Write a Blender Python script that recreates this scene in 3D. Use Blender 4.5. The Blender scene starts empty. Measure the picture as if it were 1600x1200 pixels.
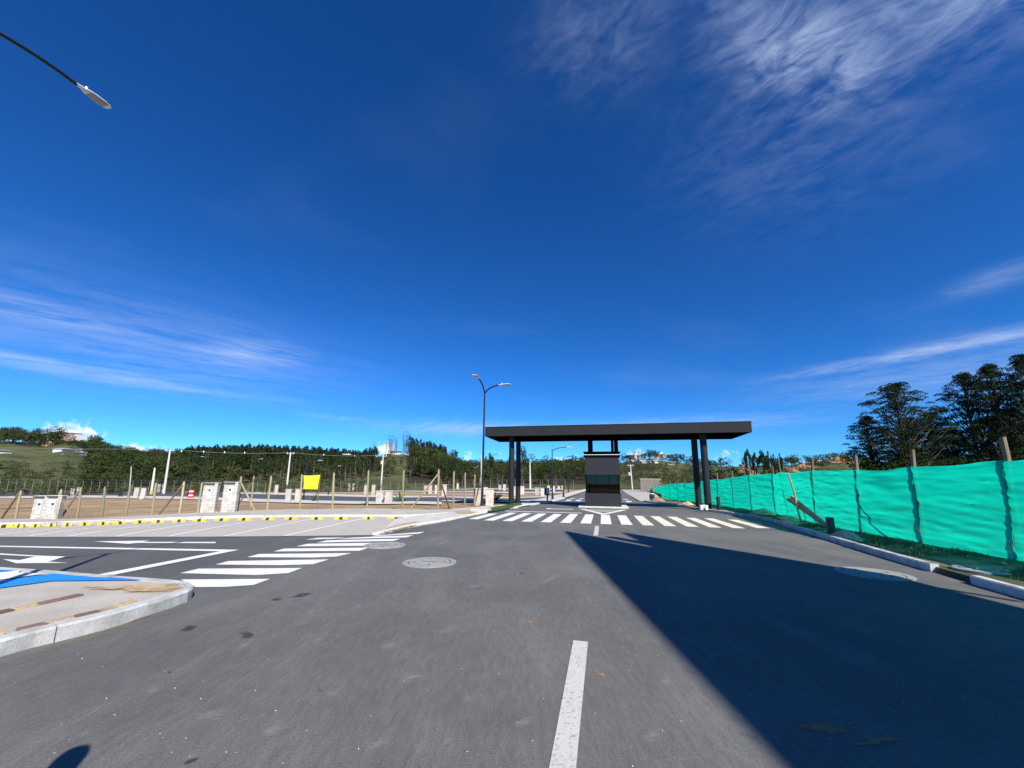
import bpy, bmesh, math, random
import numpy as np
from mathutils import Vector, Matrix, Euler, noise
random.seed(7); np.random.seed(7)
scn = bpy.context.scene
COL = scn.collection

# ------------------------------------------------------------------ camera
FPX, CXP, CYP, CAMH = 610.0, 800.0, 640.0, 1.6
PITCH = math.atan((755 - CYP) / FPX)
ROLL = 0.0113
cam_d = bpy.data.cameras.new('camera'); cam = bpy.data.objects.new('camera', cam_d); COL.objects.link(cam)
cam.location = (0, 0, CAMH)
cam.rotation_euler = (Matrix.Rotation(math.pi/2 + PITCH, 3, 'X') @ Matrix.Rotation(ROLL, 3, 'Z')).to_euler()
cam_d.sensor_width = 36; cam_d.lens = 36*FPX/1600; cam_d.shift_y = 40/1600
cam_d.clip_start = 0.05; cam_d.clip_end = 20000
scn.camera = cam

# ------------------------------------------------------------------ sun and sky
SUNK = 1.18                               # shadow length per unit of height
SH = Vector((-0.46, 0.888)).normalized()  # where shadows point on the plan
SUN_EL = math.atan(1/SUNK)
to_sun = Vector((-SH.x*math.cos(SUN_EL), -SH.y*math.cos(SUN_EL), math.sin(SUN_EL)))
sd = bpy.data.lights.new('sun', 'SUN'); sun = bpy.data.objects.new('sun', sd); COL.objects.link(sun)
sd.energy = 5.0; sd.angle = math.radians(0.53); sd.color = (1.0, 0.94, 0.82)
sun.rotation_euler = to_sun.to_track_quat('Z', 'Y').to_euler(); sun.location = (20, -40, 60)

world = bpy.data.worlds.new('World'); scn.world = world; world.use_nodes = True
WN = world.node_tree; WN.nodes.clear()
class NT:
    """small helper that writes node maths as function calls"""
    def __init__(s, tree): s.t = tree
    def n(s, typ, **kw):
        o = s.t.nodes.new(typ)
        for k, v in kw.items(): setattr(o, k, v)
        return o
    def put(s, sock, v):
        if isinstance(v, bpy.types.NodeSocket): s.t.links.new(v, sock)
        elif v is not None: sock.default_value = v
    def m(s, op, a, b=None, c=None, clamp=False):
        o = s.n('ShaderNodeMath', operation=op, use_clamp=clamp)
        for i, v in enumerate((a, b, c)):
            if v is not None: s.put(o.inputs[i], v)
        return o.outputs[0]
    def ramp(s, x, a, b, lo=0.0, hi=1.0, smooth=True):
        o = s.n('ShaderNodeMapRange', interpolation_type='SMOOTHSTEP' if smooth else 'LINEAR', clamp=True)
        for i, v in enumerate((x, a, b, lo, hi)): s.put(o.inputs[i], v)
        return o.outputs[0]
    def mix(s, f, a, b, mode='MIX'):
        o = s.n('ShaderNodeMix', data_type='RGBA', blend_type=mode, clamp_factor=True)
        s.put(o.inputs[0], f)
        for i, v in ((6, a), (7, b)):
            if isinstance(v, (tuple, list)) and len(v) == 3: v = (*v, 1)
            s.put(o.inputs[i], v)
        return o.outputs[2]
    def vec(s, x, y, z):
        o = s.n('ShaderNodeCombineXYZ')
        for i, v in enumerate((x, y, z)): s.put(o.inputs[i], v)
        return o.outputs[0]
    def noise(s, vec, scale, detail=4, rough=0.55, dist=0.0):
        o = s.n('ShaderNodeTexNoise'); s.put(o.inputs['Vector'], vec); o.inputs['Scale'].default_value = scale
        o.inputs['Detail'].default_value = detail; o.inputs['Roughness'].default_value = rough; o.inputs['Distortion'].default_value = dist
        return o.outputs['Fac']
w = NT(WN)
sky = w.n('ShaderNodeTexSky', sky_type='NISHITA', sun_disc=False)
sky.sun_elevation = SUN_EL
sky.sun_rotation = math.atan2(to_sun.x, to_sun.y)
sky.altitude = 2100; sky.air_density = 1.0; sky.dust_density = 0.3; sky.ozone_density = 4.0
tc = w.n('ShaderNodeTexCoord'); sx = w.n('ShaderNodeSeparateXYZ'); w.put(sx.inputs[0], tc.outputs['Generated'])
dx, dy, dz = sx.outputs
az = w.m('ARCTAN2', dx, dy); el = w.m('ARCSINE', dz)
# saturate the clear blue the way the photograph shows it
hsv = w.n('ShaderNodeHueSaturation'); hsv.inputs['Hue'].default_value = 0.5; hsv.inputs['Saturation'].default_value = 1.18; hsv.inputs['Value'].default_value = 1.0
w.put(hsv.inputs['Color'], sky.outputs[0])
gm = w.n('ShaderNodeGamma'); w.put(gm.inputs[0], hsv.outputs[0]); gm.inputs[1].default_value = 1.10
skyc = w.mix(1.0, gm.outputs[0], (.50, 1.18, 1.68), 'MULTIPLY')
# high cirrus on a flat layer, seen in perspective
inv = w.m('DIVIDE', 1.0, w.m('ADD', w.m('MAXIMUM', dz, 0.0), 0.12))
cu, cv = w.m('MULTIPLY', dx, inv), w.m('MULTIPLY', dy, inv)
def rot_uv(a, su, sv):
    c, s_ = math.cos(a), math.sin(a)
    u = w.m('MULTIPLY', w.m('ADD', w.m('MULTIPLY', cu, c), w.m('MULTIPLY', cv, s_)), su)
    v = w.m('MULTIPLY', w.m('SUBTRACT', w.m('MULTIPLY', cv, c), w.m('MULTIPLY', cu, s_)), sv)
    return w.vec(u, v, 0.0)
def blob(a0, e0, sa, se, slope=0.0):
    """soft cloud field centred at azimuth a0, elevation e0 (degrees), tilted by slope"""
    da = w.m('SUBTRACT', az, math.radians(a0))
    de = w.m('SUBTRACT', w.m('SUBTRACT', el, math.radians(e0)), w.m('MULTIPLY', da, slope))
    q = w.m('ADD', w.m('POWER', w.m('ABSOLUTE', w.m('DIVIDE', da, math.radians(sa))), 2.0),
            w.m('POWER', w.m('ABSOLUTE', w.m('DIVIDE', de, math.radians(se))), 2.0))
    return w.m('EXPONENT', w.m('MULTIPLY', q, -1.0))
wisp1 = w.noise(rot_uv(-0.80, 1.0, 2.6), 2.6, 9, 0.58, 0.9)
wisp2 = w.noise(rot_uv(0.74, 0.5, 3.6), 2.2, 8, 0.6, 0.3)
soft = w.noise(rot_uv(0.3, 0.7, 1.2), 1.3, 4, 0.5, 0.4)
fine = w.noise(rot_uv(-0.72, 1.5, 3.0), 6.5, 7, 0.58, 0.9)
cl1 = w.noise(rot_uv(-0.80, 1.0, 1.7), 5.0, 9, 0.60, 1.2)
cl2 = w.noise(rot_uv(-0.60, 1.5, 2.6), 10.0, 8, 0.62, 1.0)
upper = w.m('MAXIMUM', blob(42, 45, 9, 5.0, -0.5), w.m('MAXIMUM', w.m('MULTIPLY', blob(58, 44, 11, 6), 0.85), w.m('MULTIPLY', blob(16, 54, 12, 4.5), 0.30)))
upper = w.m('MAXIMUM', upper, w.m('MULTIPLY', blob(42, 41, 14, 9), 0.22))
c_up = w.m('MULTIPLY', upper, w.ramp(w.m('ADD', w.m('MULTIPLY', cl1, 0.62), w.m('MULTIPLY', cl2, 0.38)), 0.34, 0.72))
left = w.m('MAXIMUM', blob(-52, 15.2, 9, 1.2, 0.03), w.m('MAXIMUM', w.m('MULTIPLY', blob(-36, 15.0, 7, 1.9, 0.10), 1.0), w.m('MULTIPLY', blob(-48, 10.4, 15, 0.8, -0.03), 1.0)))
left = w.m('MAXIMUM', left, w.m('MULTIPLY', blob(-44, 14.2, 18, 4.5), 0.45))
right = w.m('MAXIMUM', w.m('MULTIPLY', blob(50, 13.6, 12, 0.75, 0.045), 1.1), w.m('MULTIPLY', blob(50, 11.0, 15, 2.0), 0.5))
right = w.m('MAXIMUM', right, w.m('MULTIPLY', blob(54, 19.0, 4, 0.9, 0.1), 0.45))
low = w.m('MAXIMUM', w.m('MULTIPLY', blob(-6, 7.7, 13, 1.0, 0.0), 0.85), w.m('MAXIMUM', w.m('MULTIPLY', blob(22, 8.0, 14, 1.0), 0.7), w.m('MULTIPLY', blob(-24, 8.3, 6, 0.45, -0.05), 0.4)))
fineL = w.noise(rot_uv(0.66, 1.3, 4.0), 4.5, 8, 0.62, 0.5)
c_band = w.m('MULTIPLY', left, w.ramp(w.m('ADD', w.m('MULTIPLY', wisp2, 0.6), w.m('MULTIPLY', fineL, 0.4)), 0.30, 0.66))
c_band = w.m('MAXIMUM', c_band, w.m('MULTIPLY', w.m('MAXIMUM', right, low), w.ramp(w.m('ADD', w.m('MULTIPLY', wisp1, 0.6), w.m('MULTIPLY', fine, 0.4)), 0.28, 0.66)))
veil = w.m('MULTIPLY', w.ramp(soft, 0.5, 0.85), 0.07)
cir = w.m('ADD', w.m('MULTIPLY', c_up, 0.70), w.m('ADD', w.m('MULTIPLY', c_band, 0.55), veil), clamp=True)
skyc = w.mix(cir, skyc, (7.6, 9.2, 12.6))
# fair-weather cumulus far off, low over the hills
cvec = w.vec(w.m('MULTIPLY', az, 1.0), w.m('MULTIPLY', el, 1.0), 0.3)
puff = w.noise(cvec, 48.0, 9, 0.66, 0.35)
cum = blob(-48.6, 3.9, 2.3, 1.5)
for a0, e0, sa, se, k in ((-17.8, 4.4, 1.5, 1.3, 1.0), (-10.1, 3.6, 0.9, 0.9, .9), (-6.2, 3.7, 0.8, 1.0, .85), (17.6, 4.0, 1.4, 1.1, .9), (20.6, 3.7, 1.4, .8, .85), (28.4, 4.0, 2.2, .9, .55), (-43.5, 3.0, 3.0, 1.0, .7), (8, 3.0, 3.0, .9, .8), (70, 4, 8, 1.2, .8), (-75, 4, 8, 1.2, .8), (115, 5, 14, 1.6, .8), (180, 5, 20, 1.6, .8), (-130, 5, 16, 1.6, .8)):
    cum = w.m('MAXIMUM', cum, w.m('MULTIPLY', blob(a0, e0, sa, se), k))
cumm = w.m('MULTIPLY', w.ramp(cum, .06, .22), w.ramp(w.m('ADD', cum, w.m('MULTIPLY', w.m('SUBTRACT', puff, 0.5), 1.8)), 0.36, 0.90))
shade = w.ramp(w.noise(cvec, 70.0, 6, 0.6), 0.32, 0.6)
skyc = w.mix(cumm, skyc, w.mix(shade, (7.8, 9.4, 13.0), (15.5, 15.5, 15.5)))
bg = w.n('ShaderNodeBackground'); w.put(bg.inputs[0], skyc); bg.inputs[1].default_value = 0.06
wo = w.n('ShaderNodeOutputWorld'); WN.links.new(bg.outputs[0], wo.inputs[0])

vs = scn.view_settings
vs.view_transform = 'Standard'; vs.look = 'None'; vs.exposure = 0.45; vs.gamma = 1.0; vs.use_curve_mapping = False
scn.render.engine = 'CYCLES'
scn.cycles.max_bounces = 6; scn.cycles.transparent_max_bounces = 12

# ------------------------------------------------------------------ plan helpers
FWD = np.array([0, math.cos(PITCH), math.sin(PITCH)]); UPV = np.array([0, -math.sin(PITCH), math.cos(PITCH)]); RGT = np.array([1., 0, 0])
def sight(x, y):
    a, b = (x-CXP)/FPX, -(y-CYP)/FPX; c, s = math.cos(ROLL), math.sin(ROLL)
    return RGT*(c*a - s*b) + UPV*(s*a + c*b) + FWD
def column_of(p):
    v = np.array(p, float) - np.array([0, 0, CAMH]); a, b, q = v@RGT, v@UPV, v@FWD
    c, s = math.cos(ROLL), math.sin(ROLL)
    return CXP + (c*a/q + s*b/q)*FPX
def G(x, y, z=0.0):
    """survey reading: point of the level z seen at photo position x, y"""
    d = sight(x, y); t = (z-CAMH)/d[2]
    return Vector((d[0]*t, d[1]*t, z))
def DP(x, y, depth):
    d = sight(x, y); t = depth/d[1]
    return Vector((d[0]*t, depth, CAMH + d[2]*t))
def zg(x, y):
    """the lots on the left fall away from the road"""
    a = max(0.0, -x-8)*.057; a = 1.6*(1-math.exp(-a/1.6))
    t = min(1., max(0., (y-11)/12)); t = t*t*(3-2*t)
    return -a*t
def GT(x, y, off=0.0):
    d = sight(x, y); t = prev = 1.0; o = np.array([0, 0, CAMH])
    while t < 4000:
        p = o + d*t
        if p[2] <= zg(p[0], p[1]) + off: break
        prev = t; t *= 1.02
    a, b = prev, t
    for _ in range(30):
        m_ = (a+b)/2; p = o + d*m_
        if p[2] <= zg(p[0], p[1]) + off: b = m_
        else: a = m_
    return Vector(o + d*b)
RC, RS = 0.9743, 0.2252
def R(la, al, z=0.0):
    """road frame: la metres right of the centre line, al metres along it"""
    return Vector((la*RC + al*RS, -la*RS + al*RC, z))
ROADROT = -math.atan2(RS, RC)

# ------------------------------------------------------------------ materials
MATS = {}
def mat(name, col, rough=0.8, var=0.0, scale=8.0, bump=0.0, bscale=None, metal=0.0, col2=None, c2scale=1.0, c2lo=.45, c2hi=.6, spec=0.5, objvar=0.0, stretch=None, fine=0.0):
    if name in MATS: return MATS[name]
    m_ = bpy.data.materials.new(name); m_.use_nodes = True; t = m_.node_tree; t.nodes.clear(); k = NT(t)
    b = k.n('ShaderNodeBsdfPrincipled'); out = k.n('ShaderNodeOutputMaterial'); t.links.new(b.outputs[0], out.inputs[0])
    tcn = k.n('ShaderNodeNewGeometry').outputs['Position']
    if stretch:
        mp = k.n('ShaderNodeMapping'); k.put(mp.inputs[0], tcn); mp.inputs['Scale'].default_value = stretch; tcn = mp.outputs[0]
    c = (*col, 1)
    cc = None
    if col2 is not None:
        cc = k.mix(k.ramp(k.noise(tcn, c2scale, 6, .6), c2lo, c2hi), c, (*col2, 1))
    if var > 0:
        base = cc if cc is not None else c
        f = k.noise(tcn, scale, 6, .65)
        cc = k.mix(1.0, base, k.mix(k.ramp(f, .3, .7, smooth=False), (1-var,)*3, (1+var,)*3), 'MULTIPLY')
    if fine > 0:
        base = cc if cc is not None else c
        cc = k.mix(1.0, base, k.mix(k.ramp(k.noise(tcn, 90, 3, .7), .3, .7, smooth=False), (1-fine,)*3, (1+fine,)*3), 'MULTIPLY')
    if objvar > 0:
        oi = k.n('ShaderNodeObjectInfo'); base = cc if cc is not None else c
        f = k.m('MULTIPLY_ADD', oi.outputs['Random'], 2*objvar, 1-objvar)
        cc = k.mix(1.0, base, k.vec(f, f, f), 'MULTIPLY')
    k.put(b.inputs['Base Color'], cc if cc is not None else c)
    b.inputs['Roughness'].default_value = rough; b.inputs['Metallic'].default_value = metal; b.inputs['Specular IOR Level'].default_value = spec
    if bump > 0:
        bp = k.n('ShaderNodeBump'); bp.inputs['Strength'].default_value = bump; bp.inputs['Distance'].default_value = 0.02
        k.put(bp.inputs['Height'], k.noise(tcn, bscale or scale*3, 6, .7)); t.links.new(bp.outputs[0], b.inputs['Normal'])
    MATS[name] = m_; return m_
def leaf_mat(name, col, var=0.35, trans=0.25):
    m_ = bpy.data.materials.new(name); m_.use_nodes = True; t = m_.node_tree; t.nodes.clear(); k = NT(t)
    at = k.n('ShaderNodeAttribute', attribute_name='tone'); oi = k.n('ShaderNodeObjectInfo')
    f = k.m('MULTIPLY', k.m('MULTIPLY_ADD', at.outputs['Fac'], 2*var, 1-var), k.m('MULTIPLY_ADD', oi.outputs['Random'], .5, .75))
    c = k.mix(1.0, (*col, 1), k.vec(f, f, k.m('MULTIPLY', f, .9)), 'MULTIPLY')
    d = k.n('ShaderNodeBsdfDiffuse'); tr = k.n('ShaderNodeBsdfTranslucent'); k.put(d.inputs[0], c); k.put(tr.inputs[0], c)
    mx = k.n('ShaderNodeMixShader'); mx.inputs[0].default_value = trans
    t.links.new(d.outputs[0], mx.inputs[1]); t.links.new(tr.outputs[0], mx.inputs[2])
    o = k.n('ShaderNodeOutputMaterial'); t.links.new(mx.outputs[0], o.inputs[0]); MATS[name] = m_; return m_

# ------------------------------------------------------------------ mesh builders
class MB:
    def __init__(s): s.v = []; s.f = []; s.tone = None
    def add(s, vs, fs):
        o = len(s.v); s.v += [tuple(p) for p in vs]; s.f += [tuple(i+o for i in f) for f in fs]; return s
    def box(s, x0, x1, y0, y1, z0, z1, M=None, bev=0.0):
        if bev <= 0:
            vs = [Vector((x, y, z)) for z in (z0, z1) for y in (y0, y1) for x in (x0, x1)]
            fs = [(0,2,3,1), (4,5,7,6), (0,1,5,4), (2,6,7,3), (0,4,6,2), (1,3,7,5)]
        else:
            bm = bmesh.new(); bmesh.ops.create_cube(bm, size=1)
            for q in bm.verts: q.co = Vector(((x0+x1)/2 + q.co.x*(x1-x0), (y0+y1)/2 + q.co.y*(y1-y0), (z0+z1)/2 + q.co.z*(z1-z0)))
            bmesh.ops.bevel(bm, geom=bm.edges[:], offset=bev, segments=1, affect='EDGES', profile=.5)
            bm.verts.index_update(); vs = [q.co.copy() for q in bm.verts]; fs = [tuple(q.index for q in f.verts) for f in bm.faces]; bm.free()
        if M: vs = [M @ q for q in vs]
        return s.add(vs, fs)
    def tube(s, pts, radii, n=8, caps=True):
        pts = [Vector(p) for p in pts]
        if not hasattr(radii, '__len__'): radii = [radii]*len(pts)
        vs, fs = [], []
        ref = None
        for i, p in enumerate(pts):
            d = (pts[min(i+1, len(pts)-1)] - pts[max(i-1, 0)]).normalized()
            if ref is None: ref = Vector((1, 0, 0)) if abs(d.x) < .8 else Vector((0, 1, 0))
            a = (ref - d*ref.dot(d)).normalized(); b = d.cross(a); ref = a
            for k in range(n):
                t = 2*math.pi*k/n; vs.append(p + (a*math.cos(t) + b*math.sin(t))*radii[i])
        for i in range(len(pts)-1):
            for k in range(n): fs.append((i*n+k, i*n+(k+1)%n, (i+1)*n+(k+1)%n, (i+1)*n+k))
        if caps: fs += [tuple(range(n))[::-1], tuple(range((len(pts)-1)*n, len(pts)*n))]
        return s.add(vs, fs)
    def lathe(s, prof, c=(0, 0, 0), n=24):
        c = Vector(c); vs, fs = [], []
        for r_, z in prof:
            for k in range(n): t = 2*math.pi*k/n; vs.append(c + Vector((r_*math.cos(t), r_*math.sin(t), z)))
        for i in range(len(prof)-1):
            for k in range(n): fs.append((i*n+k, i*n+(k+1)%n, (i+1)*n+(k+1)%n, (i+1)*n+k))
        fs += [tuple(range(n))[::-1], tuple(range((len(prof)-1)*n, len(prof)*n))]
        return s.add(vs, fs)
    def prism(s, poly, z0, z1):
        n = len(poly); vs = [Vector((p[0], p[1], z0)) for p in poly] + [Vector((p[0], p[1], z1)) for p in poly]
        return s.add(vs, [tuple(range(n))[::-1], tuple(range(n, 2*n))] + [(i, (i+1) % n, n+(i+1) % n, n+i) for i in range(n)])
    def sheet(s, A, B, nv=1, off=0.0, drape=True):
        """ruled strip between polylines A and B, lying on the lie of the land"""
        n = len(A); vs, fs = [], []
        for i in range(n):
            for j in range(nv+1):
                p = Vector(A[i]).lerp(Vector(B[i]), j/nv); z = (zg(p.x, p.y) if drape else 0) + off; vs.append((p.x, p.y, z))
        for i in range(n-1):
            for j in range(nv): a = i*(nv+1)+j; fs.append((a, a+1, a+nv+2, a+nv+1))
        return s.add(vs, fs)
    def poly(s, pts):
        return s.add(pts, [tuple(range(len(pts)))])
    def build(s, name, material, parent=None, smooth=False, loc=None, rz=0.0):
        me = bpy.data.meshes.new(name); me.from_pydata(s.v, [], s.f); me.update()
        if material is not None: me.materials.append(MATS[material] if isinstance(material, str) else material)
        bm = bmesh.new(); bm.from_mesh(me); bmesh.ops.recalc_face_normals(bm, faces=bm.faces[:]); bm.to_mesh(me); bm.free()
        if smooth:
            me.polygons.foreach_set('use_smooth', [True]*len(me.polygons))
            me.set_sharp_from_angle(angle=math.radians(40))
        o = bpy.data.objects.new(name, me); COL.objects.link(o)
        if loc is not None: o.location = loc
        if rz: o.rotation_euler.z = rz
        if parent is not None: o.parent = parent
        return o
def up(o):   # painted sheets and flat ground face upwards
    for p in o.data.polygons:
        if p.normal.z < 0: p.flip()
    return o
def tag(o, label=None, cat=None, group=None, kind=None):
    if label: o['label'] = label
    if cat: o['category'] = cat
    if group: o['group'] = group
    if kind: o['kind'] = kind
    return o
def thing(name, label, cat, loc=(0, 0, 0), rz=0.0, group=None):
    o = bpy.data.objects.new(name, None); COL.objects.link(o); o.empty_display_size = .3
    o.location = loc; o.rotation_euler.z = rz
    return tag(o, label, cat, group)
def struct(o): return tag(o, kind='structure')
def kids(o): return [c for c in bpy.data.objects if c.parent == o]
def copy_tree(o, parent=None, children=None):
    c = o.copy(); COL.objects.link(c); c.parent = parent
    for ch in (children if children is not None else o.children): copy_tree(ch, c)
    return c
def piece(src, parent, loc=None, rz=None, scale=None):
    c = src.copy(); COL.objects.link(c); c.parent = parent
    if loc is not None: c.location = loc
    if rz is not None: c.rotation_euler.z = rz
    if scale is not None: c.scale = scale
    return c
def resample(pts, step):
    pts = [Vector(p) for p in pts]; out = [pts[0]]; 
    for a, b in zip(pts, pts[1:]):
        n = max(1, int(round((b-a).length/step)))
        out += [a.lerp(b, i/n) for i in range(1, n+1)]
    return out
def smoothline(pts, step):
    """Catmull-Rom through the survey points"""
    P_ = [Vector(p) for p in pts]; P_ = [2*P_[0]-P_[1]] + P_ + [2*P_[-1]-P_[-2]]; out = []
    for i in range(1, len(P_)-2):
        p0, p1, p2, p3 = P_[i-1:i+3]; n = max(1, int(round((p2-p1).length/step)))
        for k in range(n):
            t = k/n; out.append(.5*((2*p1) + (p2-p0)*t + (2*p0-5*p1+4*p2-p3)*t*t + (3*p1-p0-3*p2+p3)*t**3))
    return out + [P_[-2]]
def evenly(pts, n):
    pts = [Vector(p) for p in pts]; L = [0]
    for a, b in zip(pts, pts[1:]): L.append(L[-1] + (b-a).length)
    out = []; j = 0
    for i in range(n):
        t = L[-1]*i/(n-1)
        while j < len(pts)-2 and L[j+1] < t: j += 1
        d = L[j+1]-L[j]; out.append(pts[j].lerp(pts[j+1], (t-L[j])/d if d > 0 else 0))
    return out
# ------------------------------------------------------------------ surface materials
def asphalt_mat():
    m_ = bpy.data.materials.new('asphalt'); m_.use_nodes = True; t = m_.node_tree; t.nodes.clear(); k = NT(t)
    b = k.n('ShaderNodeBsdfPrincipled'); o = k.n('ShaderNodeOutputMaterial'); t.links.new(b.outputs[0], o.inputs[0])
    p = k.n('ShaderNodeNewGeometry').outputs['Position']
    mp = k.n('ShaderNodeMapping'); k.put(mp.inputs[0], p); mp.inputs['Rotation'].default_value = (0, 0, -ROADROT); mp.inputs['Scale'].default_value = (1.0, .22, 1)
    c = k.mix(k.ramp(k.noise(p, .35, 5, .6), .35, .65), (.112, .112, .110), (.146, .143, .138))
    c = k.mix(k.m('MULTIPLY', k.ramp(k.noise(mp.outputs[0], 1.6, 5, .6), .45, .72), .5), c, (.185, .180, .170))        # tyre polish and dust along the lanes
    c = k.mix(k.m('MULTIPLY', k.ramp(k.noise(p, 2.4, 6, .7, .4), .64, .74), .45), c, (.24, .23, .21))                  # pale scuffs
    c = k.mix(k.m('MULTIPLY', k.ramp(k.noise(p, 1.05, 5, .6, .3), .665, .70), .55), c, (.045, .045, .047))              # oil spots
    sp = k.n('ShaderNodeSeparateXYZ'); k.put(sp.inputs[0], p); la_ = k.m('SUBTRACT', k.m('MULTIPLY', sp.outputs[0], RC), k.m('MULTIPLY', sp.outputs[1], RS))
    c = k.mix(k.ramp(k.m('ADD', la_, k.m('MULTIPLY', k.noise(p, .5, 4, .6), 1.5)), -7.2, -4.4, .42, 0.0), c, (.062, .063, .067))     # the side street was surfaced later
    g = k.m('MULTIPLY', k.ramp(k.noise(p, 70, 3, .8), .25, .75, .58, 1.42, smooth=False), k.ramp(k.noise(mp.outputs[0], 22, 4, .7), .3, .7, .84, 1.16, smooth=False))
    c = k.mix(1.0, c, k.vec(g, g, g), 'MULTIPLY')
    vor = k.n('ShaderNodeTexVoronoi'); k.put(vor.inputs['Vector'], p); vor.inputs['Scale'].default_value = 5.5
    c = k.mix(k.m('LESS_THAN', vor.outputs['Distance'], .035), c, (.42, .41, .38))                                     # specks of grit
    k.put(b.inputs['Base Color'], c); b.inputs['Diffuse Roughness'].default_value = 0.0; b.inputs['Roughness'].default_value = .9; b.inputs['Specular IOR Level'].default_value = .25
    bp = k.n('ShaderNodeBump'); bp.inputs['Strength'].default_value = .55; bp.inputs['Distance'].default_value = .006
    k.put(bp.inputs['Height'], k.noise(p, 110, 4, .8)); t.links.new(bp.outputs[0], b.inputs['Normal'])
    MATS['asphalt'] = m_
asphalt_mat()
def paint_mat(name, col, worn=(.13, .13, .12), lo=.60, hi=.72):
    m_ = bpy.data.materials.new(name); m_.use_nodes = True; t = m_.node_tree; t.nodes.clear(); k = NT(t)
    b = k.n('ShaderNodeBsdfPrincipled'); o = k.n('ShaderNodeOutputMaterial'); t.links.new(b.outputs[0], o.inputs[0])
    p = k.n('ShaderNodeNewGeometry').outputs['Position']
    c = k.mix(k.m('MULTIPLY', k.ramp(k.noise(p, 2.2, 5, .6), .35, .7), .3), col, tuple(q*.72 for q in col))
    c = k.mix(k.m('MULTIPLY', k.ramp(k.noise(p, 38, 5, .75), lo, hi), .75), c, worn)
    c = k.mix(k.m('MULTIPLY', k.ramp(k.noise(p, 130, 3, .8), .52, .70), .55), c, tuple(q*.45 for q in col))
    k.put(b.inputs['Base Color'], c); b.inputs['Roughness'].default_value = .7
    bp = k.n('ShaderNodeBump'); bp.inputs['Strength'].default_value = .4; bp.inputs['Distance'].default_value = .004
    k.put(bp.inputs['Height'], k.noise(p, 90, 4, .8)); t.links.new(bp.outputs[0], b.inputs['Normal'])
    MATS[name] = m_
paint_mat('white_paint', (.80, .79, .76), (.16, .16, .15), .57, .70); paint_mat('worn_paint', (.60, .58, .54), (.11, .11, .105), .50, .70); paint_mat('faded_paint', (.80, .78, .74)); paint_mat('cream_paint', (.80, .74, .58)); paint_mat('blue_paint', (.015, .25, .74), (.15, .3, .5), .66, .8)
mat('concrete', (.43, .395, .35), .9, .16, 1.3, .35, 30, col2=(.46, .42, .36), c2scale=.5, fine=.18)
mat('pale_concrete', (.55, .52, .47), .9, .18, 2.0, .3, 25, fine=.15)
mat('kerb_concrete', (.50, .50, .49), .9, .22, 4.0, .4, 30, fine=.2, col2=(.38, .38, .37), c2scale=2.5)
mat('white_kerb', (.62, .60, .55), .9, .2, 4.0, .3, 30, fine=.15)
mat('sand', (.62, .47, .25), .95, .25, 5, .5, 30, fine=.25, col2=(.45, .31, .15), c2scale=3)
mat('red_brick', (.17, .10, .085), .85, .25, 9, .3, 40, objvar=.25)
mat('tan_brick', (.50, .38, .22), .85, .25, 9, .3, 40, objvar=.2)
mat('grass', (.045, .095, .018), .95, .35, 3, .5, 25, col2=(.08, .10, .03), c2scale=1.1)
mat('soil', (.20, .125, .065), .95, .3, 1.2, .6, 8, col2=(.13, .085, .045), c2scale=.35, fine=.25)
def paver_mat():
    m_ = bpy.data.materials.new('pavers'); m_.use_nodes = True; t = m_.node_tree; t.nodes.clear(); k = NT(t)
    b = k.n('ShaderNodeBsdfPrincipled'); o = k.n('ShaderNodeOutputMaterial'); t.links.new(b.outputs[0], o.inputs[0])
    p = k.n('ShaderNodeNewGeometry').outputs['Position']
    mp = k.n('ShaderNodeMapping'); k.put(mp.inputs[0], p); mp.inputs['Rotation'].default_value = (0, 0, -.08)
    br = k.n('ShaderNodeTexBrick'); k.put(br.inputs['Vector'], mp.outputs[0]); br.inputs['Scale'].default_value = 1.0
    br.inputs['Brick Width'].default_value = .22; br.inputs['Row Height'].default_value = .11; br.inputs['Mortar Size'].default_value = .006
    br.inputs['Color1'].default_value = (.50, .465, .415, 1); br.inputs['Color2'].default_value = (.44, .41, .365, 1); br.inputs['Mortar'].default_value = (.26, .25, .22, 1)
    c = k.mix(k.m('MULTIPLY', k.ramp(k.noise(p, .8, 5, .6), .4, .7), .35), br.outputs['Color'], (.50, .46, .40))
    k.put(b.inputs['Base Color'], c); b.inputs['Roughness'].default_value = .9
    MATS['pavers'] = m_
paver_mat()

# ------------------------------------------------------------------ ground sheet
CREST = [(-900, 735), (-200, 722), (0, 712), (60, 714), (92, 707), (120, 709), (150, 722), (200, 727), (260, 725), (300, 724), (400, 720), (500, 722), (560, 724), (600, 711), (640, 711), (690, 725), (750, 731), (800, 732), (870, 730), (940, 727), (985, 721), (1020, 719), (1060, 727), (1100, 734), (1150, 734), (1250, 732), (1310, 727), (1345, 731), (1500, 736), (2600, 736)]
RC0, RCC = 128.0, 310.0
def crest_y(x):
    return float(np.interp(x, [c[0] for c in CREST], [c[1] for c in CREST]))
def land(x, y):
    """height of the open ground, hills included"""
    z = zg(x, y)
    r_ = math.hypot(x, y)
    if y < 20 or r_ < RC0: return z
    cx = column_of((x, y, CAMH)); cx = max(-900, min(2600, cx))
    zc = DP(cx, crest_y(cx), RCC).z
    t = (r_-RC0)/(RCC-RC0)
    if t < 1: s = t*t*(3-2*t)*.55 + .45*t
    else: s = max(.55, 1-(t-1)*.22)
    n = noise.noise(Vector((x*.012, y*.012, 3.1)))*3.2*min(1, t)*.8 + noise.noise(Vector((x*.05, y*.05, 1.1)))*.7*min(1, t)
    return z*(1-min(1, t)) + max(0., zc)*s + n
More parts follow.
